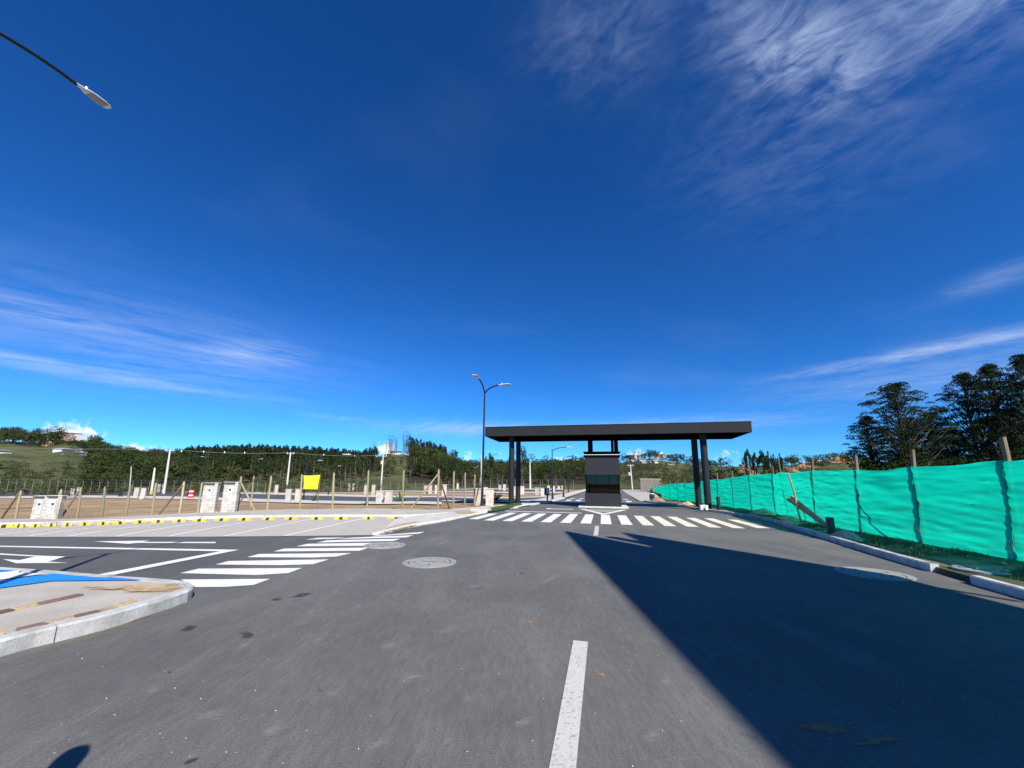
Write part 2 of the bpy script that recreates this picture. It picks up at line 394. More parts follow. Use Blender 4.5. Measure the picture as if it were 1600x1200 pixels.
def woodland(x, y, r_):
    """where leaf litter replaces grass"""
    if y < 20 or r_ < 150: return 0.0
    cx = column_of((x, y, CAMH))
    if 120 < cx < 590: return max(0., min(1., (r_-(186 if cx > 280 else 190))/20))*min(1, (cx-120)/40)
    if 640 < cx < 920: return .9
    if cx < 80: return 1.0 if r_ > 320 else 0.0
    return .25
def ground():
    NA, rad = 300, [0.0, 3, 6, 9, 12, 14, 16, 18, 20, 22, 24, 26, 28, 31, 34, 38, 42, 47, 52, 58, 65, 73, 82, 92, 104, 116, 128, 138, 148, 160, 172, 185, 198, 212, 226, 240, 255, 270, 285, 300, 310, 325, 345, 370, 400, 450, 520, 620, 800, 1100, 1600, 2500, 4000, 7000]
    v, g, f, wd = [], [], [], []
    angs = [math.radians(a) for a in np.concatenate([np.linspace(-70, 70, NA-40), np.linspace(70, 290, 41)[1:-1]])]; NA = len(angs)
    for r_ in rad:
        for a in angs:
            x, y = r_*math.sin(a), r_*math.cos(a); z = land(x, y) - .07; v.append((x, y, z))
            la = x*RC - y*RS
            gr = 0.0 if la < 3 else .75
            if r_ > 100: gr = max(gr, min(1, (r_-100)/35))
            g.append(gr); wd.append(woodland(x, y, r_))
    for i in range(len(rad)-1):
        for k in range(NA):
            a, b = i*NA+k, i*NA+(k+1) % NA
            f.append((a, b, b+NA, a+NA))
    me = bpy.data.meshes.new('ground'); me.from_pydata(v, [], f); me.update()
    at = me.attributes.new('grass', 'FLOAT', 'POINT'); at.data.foreach_set('value', g); at2 = me.attributes.new('wood', 'FLOAT', 'POINT'); at2.data.foreach_set('value', wd)
    me.polygons.foreach_set('use_smooth', [True]*len(me.polygons))
    m_ = bpy.data.materials.new('ground_cover'); m_.use_nodes = True; t = m_.node_tree; t.nodes.clear(); k = NT(t)
    b = k.n('ShaderNodeBsdfPrincipled'); o = k.n('ShaderNodeOutputMaterial'); t.links.new(b.outputs[0], o.inputs[0]); b.inputs['Roughness'].default_value = .95; b.inputs['Specular IOR Level'].default_value = .1
    p = k.n('ShaderNodeNewGeometry').outputs['Position']
    soil = k.mix(k.ramp(k.noise(p, .22, 6, .65), .4, .62), (.33, .225, .130), (.45, .33, .20))
    soil = k.mix(k.m('MULTIPLY', k.ramp(k.noise(p, 1.7, 6, .7), .5, .7), .7), soil, (.17, .11, .06))
    soil = k.mix(k.m('MULTIPLY', k.ramp(k.noise(p, .09, 3, .5), .6, .7), .6), soil, (.10, .12, .035))
    mp = k.n('ShaderNodeMapping'); k.put(mp.inputs[0], p); mp.inputs['Scale'].default_value = (.5, 1, 2.2)
    gr = k.mix(k.ramp(k.noise(mp.outputs[0], .03, 6, .6), .38, .62), (.074, .086, .038), (.120, .124, .058))
    gr = k.mix(k.m('MULTIPLY', k.ramp(k.noise(mp.outputs[0], .16, 8, .75), .44, .66), .75), gr, (.026, .038, .016))
    gr = k.mix(k.m('MULTIPLY', k.ramp(k.noise(p, .045, 4, .5), .62, .72), .5), gr, (.13, .10, .055))
    at_ = k.n('ShaderNodeAttribute', attribute_name='grass')
    fac = k.ramp(k.m('ADD', at_.outputs['Fac'], k.m('MULTIPLY', k.m('SUBTRACT', k.noise(p, .25, 5, .6), .5), .9)), .4, .6)
    wda = k.n('ShaderNodeAttribute', attribute_name='wood')
    k.put(b.inputs['Base Color'], k.mix(k.ramp(k.m('ADD', wda.outputs['Fac'], k.m('MULTIPLY', k.m('SUBTRACT', k.noise(p, .12, 5, .6), .5), .7)), .4, .6), k.mix(fac, soil, gr), (.035, .034, .022)))
    bp = k.n('ShaderNodeBump'); bp.inputs['Strength'].default_value = .9; bp.inputs['Distance'].default_value = .25
    k.put(bp.inputs['Height'], k.noise(p, 1.2, 8, .75)); t.links.new(bp.outputs[0], b.inputs['Normal'])
    me.materials.append(m_)
    ob = bpy.data.objects.new('ground', me); COL.objects.link(ob); struct(ob); up(ob); return ob
ground()

# far mountain seen blue through the gap
mm = MB(); pts = []
for i in range(41):
    u = i/40; x = -700 + 2400*u
    h = 175*math.exp(-((x+95)/190)**2) + 95*math.exp(-((x-620)/520)**2) + 40*noise.noise(Vector((u*7, 2, 0)))
    pts.append((x, 3600, h))
mm.v = [(x, y-900, -5) for x, y, h in pts] + [(x, y, h) for x, y, h in pts] + [(x, y+1200, -5) for x, y, h in pts]
mm.f = [(r_*41+i, r_*41+i+1, (r_+1)*41+i+1, (r_+1)*41+i) for r_ in (0, 1) for i in range(40)]
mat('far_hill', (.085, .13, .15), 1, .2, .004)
struct(mm.build('far_mountain', 'far_hill', smooth=True))

# ------------------------------------------------------------------ roads
m = MB()
road_pts = [R(7.9, -30), R(7.9, 25.5), R(6.6, 29.5), R(4.7, 36), R(3.3, 41), R(3.9, 70), R(5.5, 130), R(-3.4, 130), R(-4.1, 45), R(-4.6, 33), R(-5.6, 28.5), R(-6.9, 20.5), Vector((-3.9, 12.62, 0)), Vector((-9, 11.75, 0)), Vector((-14, 11.35, 0)), Vector((-60, 9.6, 0)), Vector((-60, -14, 0)), R(-14, -30)]
m.poly([(p.x, p.y, 0) for p in road_pts])
road = up(struct(m.build('main_road', 'asphalt')))
def painted(name, pts, material='white_paint', parent=None, z=.006):
    mb = MB(); mb.poly([(p[0], p[1], z) for p in pts]); return up(mb.build(name, material, parent or road))
def px_mark(name, pix, material='white_paint', parent=None, z=.006):
    return painted(name, [G(*q) for q in pix], material, parent, z)
def rrect(name, la0, la1, al0, al1, material='white_paint', z=.006, skew=0.0):
    return painted(name, [R(la0, al0), R(la1, al0), R(la1, al1+skew), R(la0, al1+skew)], material, z=z)
for al0, al1 in ((-6.0, -3.0), (1.3, 4.46), (13.1, 16.1)): rrect('lane_dash', -.35, -.20, al0, al1, 'worn_paint')
for i in range(14):                                    # zebra crossing before the gate
    la = -5.92 + i*.825
    a1 = 21.6 + (.35 if 4 < i < 12 else 0); a0 = 16.8 + .02*i
    if i == 0: a0, a1 = 17.2, 20.6
    rrect('crosswalk_stripe', la, la+.44, a0, a1, 'cream_paint' if i > 8 else 'white_paint')
rrect('crosswalk_stripe', 5.75, 6.2, 17.4, 21.2, 'cream_paint')
rrect('stop_line', -5.6, -1.2, 22.6, 22.95)
painted('lane_arrow', [R(-3.6, 26.6), R(-3.6, 25.2), R(-3.35, 25.6), R(-1.9, 25.7), R(-1.9, 26.1), R(-3.3, 26.1)])
# painted nose before the booth: a triangle with bars
painted('chevron_bar', [R(-1.55, 26.6), R(-1.2, 26.6), R(.02, 22.9), R(-.05, 21.9)])
painted('chevron_bar', [R(1.45, 26.6), R(1.1, 26.6), R(.02, 22.9), R(-.01, 21.9)], z=.011)
for a_ in (24.0, 24.9, 25.8):
    w_ = (a_-22.9)/3.7*1.1; painted('chevron_bar', [R(-w_, a_), R(w_, a_), R(w_+.08, a_+.32), R(-w_-.08, a_+.32)], z=.016)
for i in range(7): rrect('crosswalk_stripe', -3.6+i*.95, -3.1+i*.95, 38.6, 41.4)
for i in range(7): rrect('crosswalk_stripe', -3.6+i*.95, -3.1+i*.95, 44.6, 46.0)
# side street: zebra, lane line, give-way line, arrows
for q in ([(282,906),(422,905),(396,914.5),(352,917.5),(306,917.8)], [(310,889),(472,888),(450,896),(400,899),(281,896)],
          [(357,877),(514,874.5),(489,882),(440,883.5),(337,882.5)], [(404,866),(549.5,864.5),(525,870),(490,871.5),(386,871)],
          [(444,857.5),(577,856),(561,861),(427,862)], [(481,850),(610,848),(590,853),(463,854)],
          [(512,844.5),(626,842),(615,845.5),(494.5,848)], [(552,840.2),(646,836.5),(635,840),(523,842.8)],
          [(497,840.6),(540,840),(520,842.2),(477,843.5)], [(585,837.3),(664,831),(655,834),(580,838.6)]):
    px_mark('crosswalk_stripe', q)
px_mark('lane_line', [(9,853.2),(-160,850.6),(-160,852),(9,855),(347,861.8),(374,859.4)])
px_mark('give_way_line', [(151,899),(345,861.9),(373,859.9),(178,899)], z=.011)
px_mark('lane_arrow', [(146,846.3),(234,845),(222,847),(337,847),(337,849),(214,848.6),(201,850)])
px_mark('lane_arrow', [(-40,862.6),(54,868.3),(102,870),(75,878),(107,880),(25,880.5),(4,874),(31,875.5),(55,870),(-40,865)])

def kerb_run(pts, width, h, parent, material, step=1.0, base=-.05, drape=True, gap=.012, side=1, skip=(), sub_=2, taper=None):
    """one stone after another along a line; width lies to the right of travel when side is 1"""
    L = smoothline([Vector((p[0], p[1], 0)) for p in pts], .25); n = max(2, int(round(sum((b-a).length for a, b in zip(L, L[1:]))/step))+1)
    E_ = evenly(L, n); FINE = evenly(L, 600)
    def along(t):
        x = min(598.999, max(0, t*599)); k = int(x); p = FINE[k].lerp(FINE[k+1], x-k); d = FINE[min(599, k+4)]-FINE[max(0, k-3)]; d.z = 0; return p, d.normalized()
    for i in range(n-1):
        if i in skip: continue
        hh = h + random.uniform(-.006, .006); c = .022; mb = MB(); secs = []; K_ = sub_
        for q_ in range(K_+1):
            t_ = q_/K_; eps = gap*.5/max(.05, (E_[i+1]-E_[i]).length); t_ = min(1-eps, max(eps, t_)); p, d = along((i+t_)/(n-1))
            nn = Vector((d.y, -d.x, 0))*side; z = (zg(p.x, p.y) if drape else 0)
            if taper and i+t_ > (n-1)*taper[0]: hk = hh + (taper[1]-hh)*((i+t_)/(n-1)-taper[0])/(1-taper[0])
            else: hk = hh
            secs += [p + Vector((0, 0, z+base)), p + Vector((0, 0, z+hk-c)), p + nn*c + Vector((0, 0, z+hk)), p + nn*width + Vector((0, 0, z+hk)), p + nn*width + Vector((0, 0, z+base))]
        fs = [(5*r_+k, 5*r_+(k+1) % 5, 5*r_+5+(k+1) % 5, 5*r_+5+k) for r_ in range(K_) for k in range(5)] + [(4,3,2,1,0), tuple(5*K_+k for k in range(5))]
        mb.add(secs, fs); mb.build('kerb_stone', material, parent)

# ------------------------------------------------------------------ parking bays, left
PF = [Vector((-42, 9.9, 0)), Vector((-24, 10.75, 0))] + [G(*q) for q in ((0,839),(150,839),(300,839),(440,838),(520,837.2),(592,836))]
PB = [Vector((-42, 12.6, 0)), Vector((-24, 12.2, 0))] + [GT(*q) for q in ((0,823),(100,820),(200,816),(300,812),(400,809),(500,808),(575,807.5),(632,807.5))]
m = MB(); m.sheet(evenly(smoothline(PF, .5), 60), evenly(smoothline(PB, .5), 60), 6, .008)
parking = up(struct(m.build('parking_bays', 'pavers')))
for f_, b_ in (((444,838),(566,811)), ((349,838.6),(484,812)), ((262,838.8),(400,814)), ((180,839),(330,815.2)), ((105,839),(265,817.5)), ((40,839),(205,819.5)), ((-20,839),(145,821.6))):
    a, b = G(*f_), GT(*b_); d = (b-a); nn = Vector((d.y, -d.x, 0)).normalized()*.06
    mb = MB(); mb.sheet([a.lerp(b, t/8)+nn for t in range(9)], [a.lerp(b, t/8)-nn for t in range(9)], 1, .014); up(mb.build('bay_line', 'faded_paint', parking))
# pavement behind the bays
SB_END = GT(752, 794)
SB = [Vector((-46, 17, 0)), Vector((-34, 19.5, 0))] + [GT(*q) for q in ((0,814),(100,814),(200,810),(300,804),(400,800),(500,798),(600,797),(690,798))] + [SB_END]
PB2 = PB[:-1] + [GT(650, 806.5), GT(700, 802)]
m = MB(); m.sheet(evenly(smoothline(PB2, .5), 70), evenly(smoothline(SB, .5), 70), 5, .11)
for k_ in range(70):
    if k_ > 52:
        for j_ in range(6): v_ = m.v[k_*6+j_]; m.v[k_*6+j_] = (v_[0], v_[1], v_[2] - .062*(k_-52)/17)
pave = up(struct(m.build('pavement', 'concrete')))
kerb_run(PB2, .16, .13, pave, 'white_kerb', 1.0, side=-1, taper=(.75, .06))
# corner pavement with its flush edge
CA = [G(*q) for q in ((590,836.3),(640,824),(700,814),(740,805.3),(780,798),(806,793.5))]
CB = [G(*q) for q in ((618,813),(650,806.8),(692,798),(745,793),(785,790),(806,789.5))]
m = MB(); m.sheet(evenly(smoothline(CA, .4), 30), evenly(smoothline(CB, .4), 30), 4, .045)
corner = up(struct(m.build('corner_pavement', 'pale_concrete')))
kerb_run(CA, .18, .075, corner, 'white_kerb', .8, side=-1)
# pavement strip that carries on past the gate, with grass
m = MB(); A = [G(*q, .06) for q in ((806,793.2),(822,789.5),(836,787.6))] + [R(-4.5, 36), R(-4.2, 45), R(-3.5, 128)]; B = [G(*q, .06) for q in ((800,787),(812,785.5),(822,784.6))] + [R(-6.6, 36), R(-6.2, 45), R(-5.6, 128)]
m.sheet(evenly(A, 24), evenly(B, 24), 2, .07, False); p2_ = up(struct(m.build('gate_pavement', 'pale_concrete')))
kerb_run(A[:5], .16, .11, p2_, 'white_kerb', 1.2, side=-1, drape=False)

# ------------------------------------------------------------------ traffic island, left
IZ = .15
IT = [(-60,1016),(0,1000),(54,986),(110,974),(166,961),(210,949),(252,936),(280,927),(297,921),(304,916),(302,912),(294,908.5),(278,906),(240,903),(150,897),(80,891),(0,886),(-120,878)]
top = [G(x, y, IZ) for x, y in IT]
front_l = Vector((-5.15, 1.4, IZ)); back_l = Vector((-20, 7.2, IZ)); far_l = Vector((-20, .5, IZ))
isl_line = smoothline([front_l] + top, .12); inset = []
for k_, p in enumerate(isl_line):
    d = isl_line[min(len(isl_line)-1, k_+2)] - isl_line[max(0, k_-2)]; d.z = 0; d.normalize(); inset.append(p + Vector((-d.y, d.x, 0))*.10)
m = MB(); m.poly([(p.x, p.y, IZ-.01) for p in inset + [back_l - Vector((0, .1, 0)), far_l]])
island = up(struct(m.build('traffic_island', 'concrete')))
kerb_run([Vector((-5.4, -1.5, 0)), front_l] + top + [back_l], .15, IZ+.002, island, 'kerb_concrete', .82, side=-1, drape=False, sub_=6)
def isl(name, pix, material, z): return painted(name, [G(x, y, IZ) for x, y in pix], material, island, z)
isl('blue_marking', [(-90,922),(0,908),(88,895.6),(150,900),(224,906.6),(80,908),(0,919),(-90,934)], 'blue_paint', IZ+.004)
isl('blue_marking', [(-60,885.5),(0,888.5),(26,891),(0,894),(-60,899)], 'blue_paint', IZ+.004)
isl('white_marking', [(-40,899),(0,895),(36,891.5),(27,895),(70,897),(0,906.5),(-40,912)], 'white_paint', IZ+.008)
# rows of small paving bricks, most of them under blown sand
brick = MB(); brick.box(-.095, .095, -.046, .046, -.03, .012, bev=.006)
src = brick.build('paving_brick', 'red_brick', island, loc=(-6, 3.2, IZ)); tan = MB(); tan.box(-.095, .095, -.046, .046, -.03, .010, bev=.006); src2 = tan.build('paving_brick', 'tan_brick', island, loc=(-6.2, 3.2, IZ))
def brick_row(p0, p1, reds, off=0.0):
    a, b = G(*p0, IZ), G(*p1, IZ); L_ = (b-a).length; n = int(L_/.2); ang = math.atan2((b-a).y, (b-a).x)
    nrm = Vector((-math.sin(ang), math.cos(ang), 0))
    for i in range(n):
        t = (i+.5)/n; red = any(lo <= t <= hi for lo, hi in reds)
        for r_ in (off,): piece(src if red else src2, island, a.lerp(b, t) + nrm*r_ + Vector((0, 0, random.uniform(-.002, .003))), ang + random.uniform(-.02, .02))
brick_row((-70,972), (128,929), ((0, .42), (.62, .80), (.84, 1)))
brick_row((-70,1011), (40,988), ((.2, .3),), .16); brick_row((40,988), (170,957), ((.1, .45), (.62, .95)), .16); brick_row((170,957), (232,938), (), .16)

def film_mat(name, c1, c2, opac=.92, lo=.38, hi=.68, scale=3.2, sy=3.2, rot=.25):
    m_ = bpy.data.materials.new(name); m_.use_nodes = True; t = m_.node_tree; t.nodes.clear(); k = NT(t)
    p = k.n('ShaderNodeNewGeometry').outputs['Position']; b = k.n('ShaderNodeBsdfPrincipled'); b.inputs['Roughness'].default_value = .95
    k.put(b.inputs['Base Color'], k.mix(k.ramp(k.noise(p, 9, 6, .7), .35, .65), c1, c2))
    at = k.n('ShaderNodeAttribute', attribute_name='cover'); mp = k.n('ShaderNodeMapping'); k.put(mp.inputs[0], p); mp.inputs['Rotation'].default_value = (0, 0, rot); mp.inputs['Scale'].default_value = (1, sy, 1)
    a = k.m('ADD', at.outputs['Fac'], k.m('MULTIPLY', k.m('SUBTRACT', k.noise(mp.outputs[0], scale, 7, .7), .5), 2.0))
    tp = k.n('ShaderNodeBsdfTransparent'); mx = k.n('ShaderNodeMixShader'); k.put(mx.inputs[0], k.m('MULTIPLY', k.ramp(a, lo, hi), opac)); t.links.new(tp.outputs[0], mx.inputs[1]); t.links.new(b.outputs[0], mx.inputs[2])
    o = k.n('ShaderNodeOutputMaterial'); t.links.new(mx.outputs[0], o.inputs[0]); MATS[name] = m_
film_mat('sand_film', (.60, .45, .24), (.36, .25, .13), .9, .22, .60); film_mat('dust_film', (.27, .23, .18), (.20, .17, .13), .45, .3, 1.0, 4.0); film_mat('oil_film', (.034, .034, .036), (.050, .050, .052), .75, .40, .85, 5.0, 2.2); film_mat('scuff_film', (.34, .33, .29), (.26, .25, .22), .5, .35, 1.1, 11.0, 4.5, -.9); film_mat('rust_film', (.45, .20, .06), (.38, .22, .12), .8, .4, .7, 20.0, 1.5)
def spill(name, pix, z, label, material='sand_film', hgt=.02, group=None, parent=None):
    """a thin irregular film of blown sand, thinning out to its rim"""
    P_ = [G(x, y, z) for x, y in pix]; c = sum(P_, Vector())/len(P_); L_ = evenly(smoothline(P_ + [P_[0]], .1), 60)[:-1]
    v, f, cv_ = [(c.x, c.y, z+.008)], [], [1.0]; n = len(L_); rings = (.25, .5, .75, 1.0, 1.25)
    for s_ in rings:
        for p in L_: q = c + (p-c)*s_; v.append((q.x, q.y, z+.008)); cv_.append(1.0-.75*s_)
    for j in range(len(rings)):
        for i in range(n):
            if j == 0: f.append((0, 1+i, 1+(i+1) % n))
            else: a, b = 1+(j-1)*n+i, 1+(j-1)*n+(i+1) % n; f.append((a, a+n, b+n, b))
    mb = MB(); mb.v = v; mb.f = f; o = up(mb.build(name, material, smooth=True)); at = o.data.attributes.new('cover', 'FLOAT', 'POINT'); at.data.foreach_set('value', cv_)
    if parent is not None: o.parent = parent
    else: tag(o, label, 'sand', group, 'stuff')
    return o
spill('sand_drift', [(140,917),(200,915),(240,914),(275,912),(290,917),(280,923),(250,926),(200,927),(165,923)], IZ+.004, 'yellow sand blown over the rounded tip of the left traffic island')
spill('sand_drift', [(590,831),(612,822),(640,816),(655,815),(648,821),(625,829),(600,833)], .05, 'yellow sand patch on the pavement corner beyond the side street crossing')
spill('sand_drift', [(708,799),(730,797),(748,799),(735,803),(715,803)], .05, 'faint sand patch on the pavement near the double street lamp')
spill('gutter_dust', [(-40,1052),(60,1018),(160,988),(240,962),(290,938),(312,922),(318,928),(296,944),(240,972),(160,1000),(60,1030),(-40,1066)], 0.0, 'brown dust along the gutter of the left traffic island', 'dust_film')
def stain(name, px, py, rx, ry, material, rot=0.0):
    rx *= random.uniform(.7, 1.5); ry *= random.uniform(.7, 1.4); rot += random.uniform(-.25, .25)
    spill(name, [(px + rx*math.cos(a)*math.cos(rot) - ry*math.sin(a)*math.sin(rot), py + rx*math.cos(a)*math.sin(rot) + ry*math.sin(a)*math.cos(rot)) for a in [2*math.pi*k/10 for k in range(10)]], random.uniform(-.004, -.002), '', material, parent=road)
for q in ((295, 983, 30, 7), (388, 993, 26, 6), (470, 931, 26, 4.5), (432, 937, 10, 2.5), (265, 1052, 9, 3), (300, 1190, 14, 5)): stain('oil_stain', *q, 'oil_film', -.12)
for q in ((520, 1086, 17, 13), (423, 1144, 28, 14), (560, 948, 14, 5), (730, 1095, 12, 9), (610, 1010, 26, 9), (380, 1010, 22, 7), (700, 1160, 20, 12), (1040, 1068, 22, 14), (640, 1060, 30, 9), (500, 1000, 22, 7), (330, 1120, 30, 10), (1020, 1150, 26, 12), (700, 985, 24, 7), (240, 1080, 22, 8), (820, 1130, 22, 12), (590, 1165, 26, 10), (1110, 1030, 16, 9), (860, 905, 22, 5), (740, 918, 26, 5), (690, 850, 20, 3), (800, 845, 24, 3)): stain('scuff_mark', *q, 'scuff_film', -.35)
for q in ((828, 973, 7, 2.5), (913, 1038, 8, 2.5), (940, 1056, 8, 3), (1290, 1140, 60, 9), (1370, 1160, 50, 8)): stain('rust_mark', *q, 'rust_film', .1)
gv, gf = [], []
for k_ in range(150):                                   # loose grit on the road
    x_, y_ = random.uniform(20, 1150), 815 + 385*random.random()**1.3; p = G(x_, y_); r_ = random.uniform(.002, .006); o_ = len(gv)
    for a_ in range(5): an = a_*1.2566 + random.uniform(-.3, .3); gv.append((p.x + r_*math.cos(an), p.y + r_*math.sin(an), .003))
    gv.append((p.x, p.y, .003 + r_*1.1)); gf += [(o_+a_, o_+(a_+1) % 5, o_+5) for a_ in range(5)]
mb = MB(); mb.v, mb.f = gv, gf; mat('grit', (.55, .53, .48), .9, .4, 30); tag(mb.build('road_grit', 'grit'), 'loose pale grit scattered over the sunny asphalt', 'grit', None, 'stuff')
# ------------------------------------------------------------------ right verge and kerb
KR = [R(6.0, -8), R(6.0, 0), R(6.0, 4), R(6.0, 7.7), R(6.15, 9.7), R(6.27, 11.3), R(6.55, 13.8), R(7.05, 18), R(7.35, 21), R(7.2, 23.2), R(6.65, 26), R(6.05, 28.7), R(5.5, 33), R(4.5, 36), R(3.7, 39.5)]
NETS = lambda al: .82 if al < 22 else min(.97, .82 + (al-22)*.012)
NETL = [R(10.3, -10), R(10.2, 0), R(10.0, 6), R(9.64, 12.31), R(9.2, 16), R(9.6, 20.5), R(10.1, 25.5), R(10.6, 30), R(8.4, 34.5), R(6.9, 36), R(5.6, 37.5), R(4.9, 39.5)]
m = MB(); K2 = [p for p in evenly(smoothline(KR, .4), 90)]
NLINE = [(8.1, -8), (8.1, 0), (8.1, 5), (8.1, 10.3), (8.05, 12.7), (7.96, 14.9), (8.1, 18.1), (8.58, 21.6), (8.96, 24), (8.9, 27.4), (8.65, 30), (8.5, 33), (8.3, 36), (8.0, 38.3), (7.7, 41)]
N1 = evenly(smoothline([R(*q) for q in NLINE], .4), 90)
N2 = [p + Vector((RC, -RS, 0))*4 for p in N1]
nv = 8; outk = Vector((RC, -RS, 0))*.09
def bank(al): return float(np.interp(al, [-5, 20, 26, 32, 40], [.12, .08, .06, .02, 0]))
for i in range(90):
    for j in range(nv+1):
        p = (K2[i] + outk).lerp(N1[i], min(1, j/5)) if j <= 5 else N1[i].lerp(N2[i], (j-5)/3); h = .10 + bank(p.x*RS + p.y*RC)*min(1, j/4.5) + (.04*noise.noise(Vector((p.x*.9, p.y*.9, 0))) + .02*noise.noise(Vector((p.x*3, p.y*3, 5))))*min(1, j/2)
        m.v.append((p.x, p.y, h))
for i in range(90):
    v_ = m.v[i*(nv+1)]; m.v.append((v_[0], v_[1], -.05))
for i in range(89): m.f.append((810+i, i*(nv+1), (i+1)*(nv+1), 811+i))
for i in range(89):
    for j in range(nv): a = i*(nv+1)+j; m.f.append((a, a+1, a+nv+2, a+nv+1))
mat('verge_ground', (.050, .070, .024), .95, .4, 2.5, .7, 20, col2=(.27, .19, .11), c2scale=.8, c2lo=.46, c2hi=.60, fine=.35)
verge = up(struct(m.build('verge', 'verge_ground', smooth=True)))
kerb_run(KR, .14, .15, verge, 'kerb_concrete', .98, drape=False, skip=(17,))
def vz(p):   # lie of the verge
    return .10 + bank(p.x*RS + p.y*RC) + .04*noise.noise(Vector((p.x*.9, p.y*.9, 0))) + .02*noise.noise(Vector((p.x*3, p.y*3, 5)))
# grass and weeds on the verge
tv, tf = [], []
for i in range(5200):
    a = random.random()**1.6*30 - 1; kk = K2[random.randrange(8, 60)]; nn_ = N1[min(range(0, 90, 1), key=lambda j: (N1[j]-kk).length_squared)] if False else None; ii = random.randrange(8, 62); p = K2[ii].lerp(N1[ii], random.uniform(.15, 1.15)) + Vector((random.gauss(0, .15), random.gauss(0, .15), 0))
    # stay between kerb and net
    if noise.noise(Vector((p.x*.55, p.y*.55, 9))) < -.05: continue
    z = vz(p)-.02; n_ = random.randint(2, 3)
    for _ in range(n_):
        an = random.uniform(0, 6.28); h = random.uniform(.03, .11); wd = random.uniform(.004, .009); ln = random.uniform(.01, .06); q = p + Vector((random.gauss(0, .03), random.gauss(0, .03), 0))
        dx_, dy_ = math.cos(an), math.sin(an); o = len(tv)
        tv += [(q.x-dy_*wd, q.y+dx_*wd, z), (q.x+dy_*wd, q.y-dx_*wd, z), (q.x+dx_*ln, q.y+dy_*ln, z+h)]; tf.append((o, o+1, o+2))
mb = MB(); mb.v, mb.f = tv, tf; mat('blade', (.055, .095, .022), .9, .3, 6); tag(mb.build('verge_grass', 'blade'), 'short grass on the verge below the green netting', 'grass', None, 'stuff')

# clods and broken stone along the foot of the netting
dv, df = [], []
for i in range(520):
    ii = random.randrange(14, 78); p = K2[ii].lerp(N1[ii], random.choice((random.gauss(.97, .05), random.gauss(.9, .12), random.uniform(.2, 1)))) + Vector((random.gauss(0, .12), random.gauss(0, .12), 0)); r_ = random.uniform(.012, .05)*(1.4 if random.random() < .1 else 1); z_ = vz(p)-.02; o_ = len(dv)
    for a_ in range(6): an = a_*1.047 + random.uniform(-.3, .3); q_ = r_*random.uniform(.7, 1.2); dv.append((p.x + q_*math.cos(an), p.y + q_*math.sin(an), z_))
    dv.append((p.x + random.gauss(0, .2)*r_, p.y, z_ + r_*random.uniform(.7, 1.3))); df += [(o_+a_, o_+(a_+1) % 6, o_+6) for a_ in range(6)]
mb = MB(); mb.v, mb.f = dv, df; mat('clod', (.42, .33, .22), .95, .35, 20); tag(mb.build('verge_debris', 'clod'), 'clods and broken stone along the foot of the netting', 'debris', None, 'stuff')
# ------------------------------------------------------------------ green netting fence
def net_mat():
    m_ = bpy.data.materials.new('green_net'); m_.use_nodes = True; t = m_.node_tree; t.nodes.clear(); k = NT(t)
    p = k.n('ShaderNodeNewGeometry').outputs['Position']
    mp = k.n('ShaderNodeMapping'); k.put(mp.inputs[0], p); mp.inputs['Scale'].default_value = (.5, .5, 5)
    c = k.mix(k.ramp(k.noise(mp.outputs[0], 2.2, 6, .6), .35, .68), (.004, .73, .51), (.004, .62, .42))
    d = k.n('ShaderNodeBsdfDiffuse'); tr = k.n('ShaderNodeBsdfTranslucent'); tp = k.n('ShaderNodeBsdfTransparent')
    k.put(d.inputs[0], c); k.put(tr.inputs[0], c); tp.inputs[0].default_value = (.15, .95, .75, 1)
    m1 = k.n('ShaderNodeMixShader'); m1.inputs[0].default_value = .72; t.links.new(d.outputs[0], m1.inputs[1]); t.links.new(tr.outputs[0], m1.inputs[2])
    m2 = k.n('ShaderNodeMixShader'); k.put(m2.inputs[0], k.ramp(k.noise(mp.outputs[0], 1.4, 5, .6), .35, .75, .05, .22)); t.links.new(m1.outputs[0], m2.inputs[1]); t.links.new(tp.outputs[0], m2.inputs[2])
    o = k.n('ShaderNodeOutputMaterial'); t.links.new(m2.outputs[0], o.inputs[0]); MATS['green_net'] = m_
net_mat()
mat('weathered_wood', (.20, .15, .10), .9, .3, 3, .5, 30, stretch=(1, 1, .2), objvar=.25)
mat('new_wood', (.36, .29, .17), .85, .22, 3, .4, 30, stretch=(1, 1, .2), objvar=.2, col2=(.27, .26, .15), c2scale=1.0)
# posts: plan position, height of the cloth, height of the post, lean of the post's head
NP = [(R(9.9, 2.2), 2.3, 2.75, 0), (R(9.85, 5.6), 2.3, 2.7, 0), (R(9.75, 9.0), 2.32, 2.7, .1), (R(9.64, 12.3), 2.30, 2.66, .22), (R(8.95, 14.1), 2.22, 2.52, .10), (R(8.84, 16.6), 2.21, 2.50, .06), (R(9.0, 20.1), 2.30, 2.62, .12),
      (R(9.75, 24.6), 2.36, 2.82, -.30), (R(10.3, 27.6), 2.36, 2.65, 0), (R(9.9, 30.4), 2.38, 2.78, .02), (R(9.3, 32.2), 2.22, 2.55, 0), (R(8.75, 34.0), 2.10, 2.5, .05), (R(8.0, 34.6), 2.0, 2.3, 0), (R(7.3, 34.9), 1.88, 2.1, 0), (R(6.6, 35.2), 1.80, 2.05, 0), (R(6.1, 35.6), 1.76, 1.98, 0), (R(5.55, 36.0), 1.72, 1.9, 0), (R(4.9, 36.3), 1.6, 1.8, -.1)]
NSC = lambda p: float(np.interp(p.x*RS + p.y*RC, [5.6, 9, 12.3, 14.1, 20.1, 24.6, 27.6, 30.4, 32.2, 34, 34.6, 34.9, 35.2, 35.6, 36, 36.3], [.82, .83, .84, .90, .90, .88, .87, .90, .93, .97, 1.04, 1.097, 1.165, 1.216, 1.278, 1.366]))
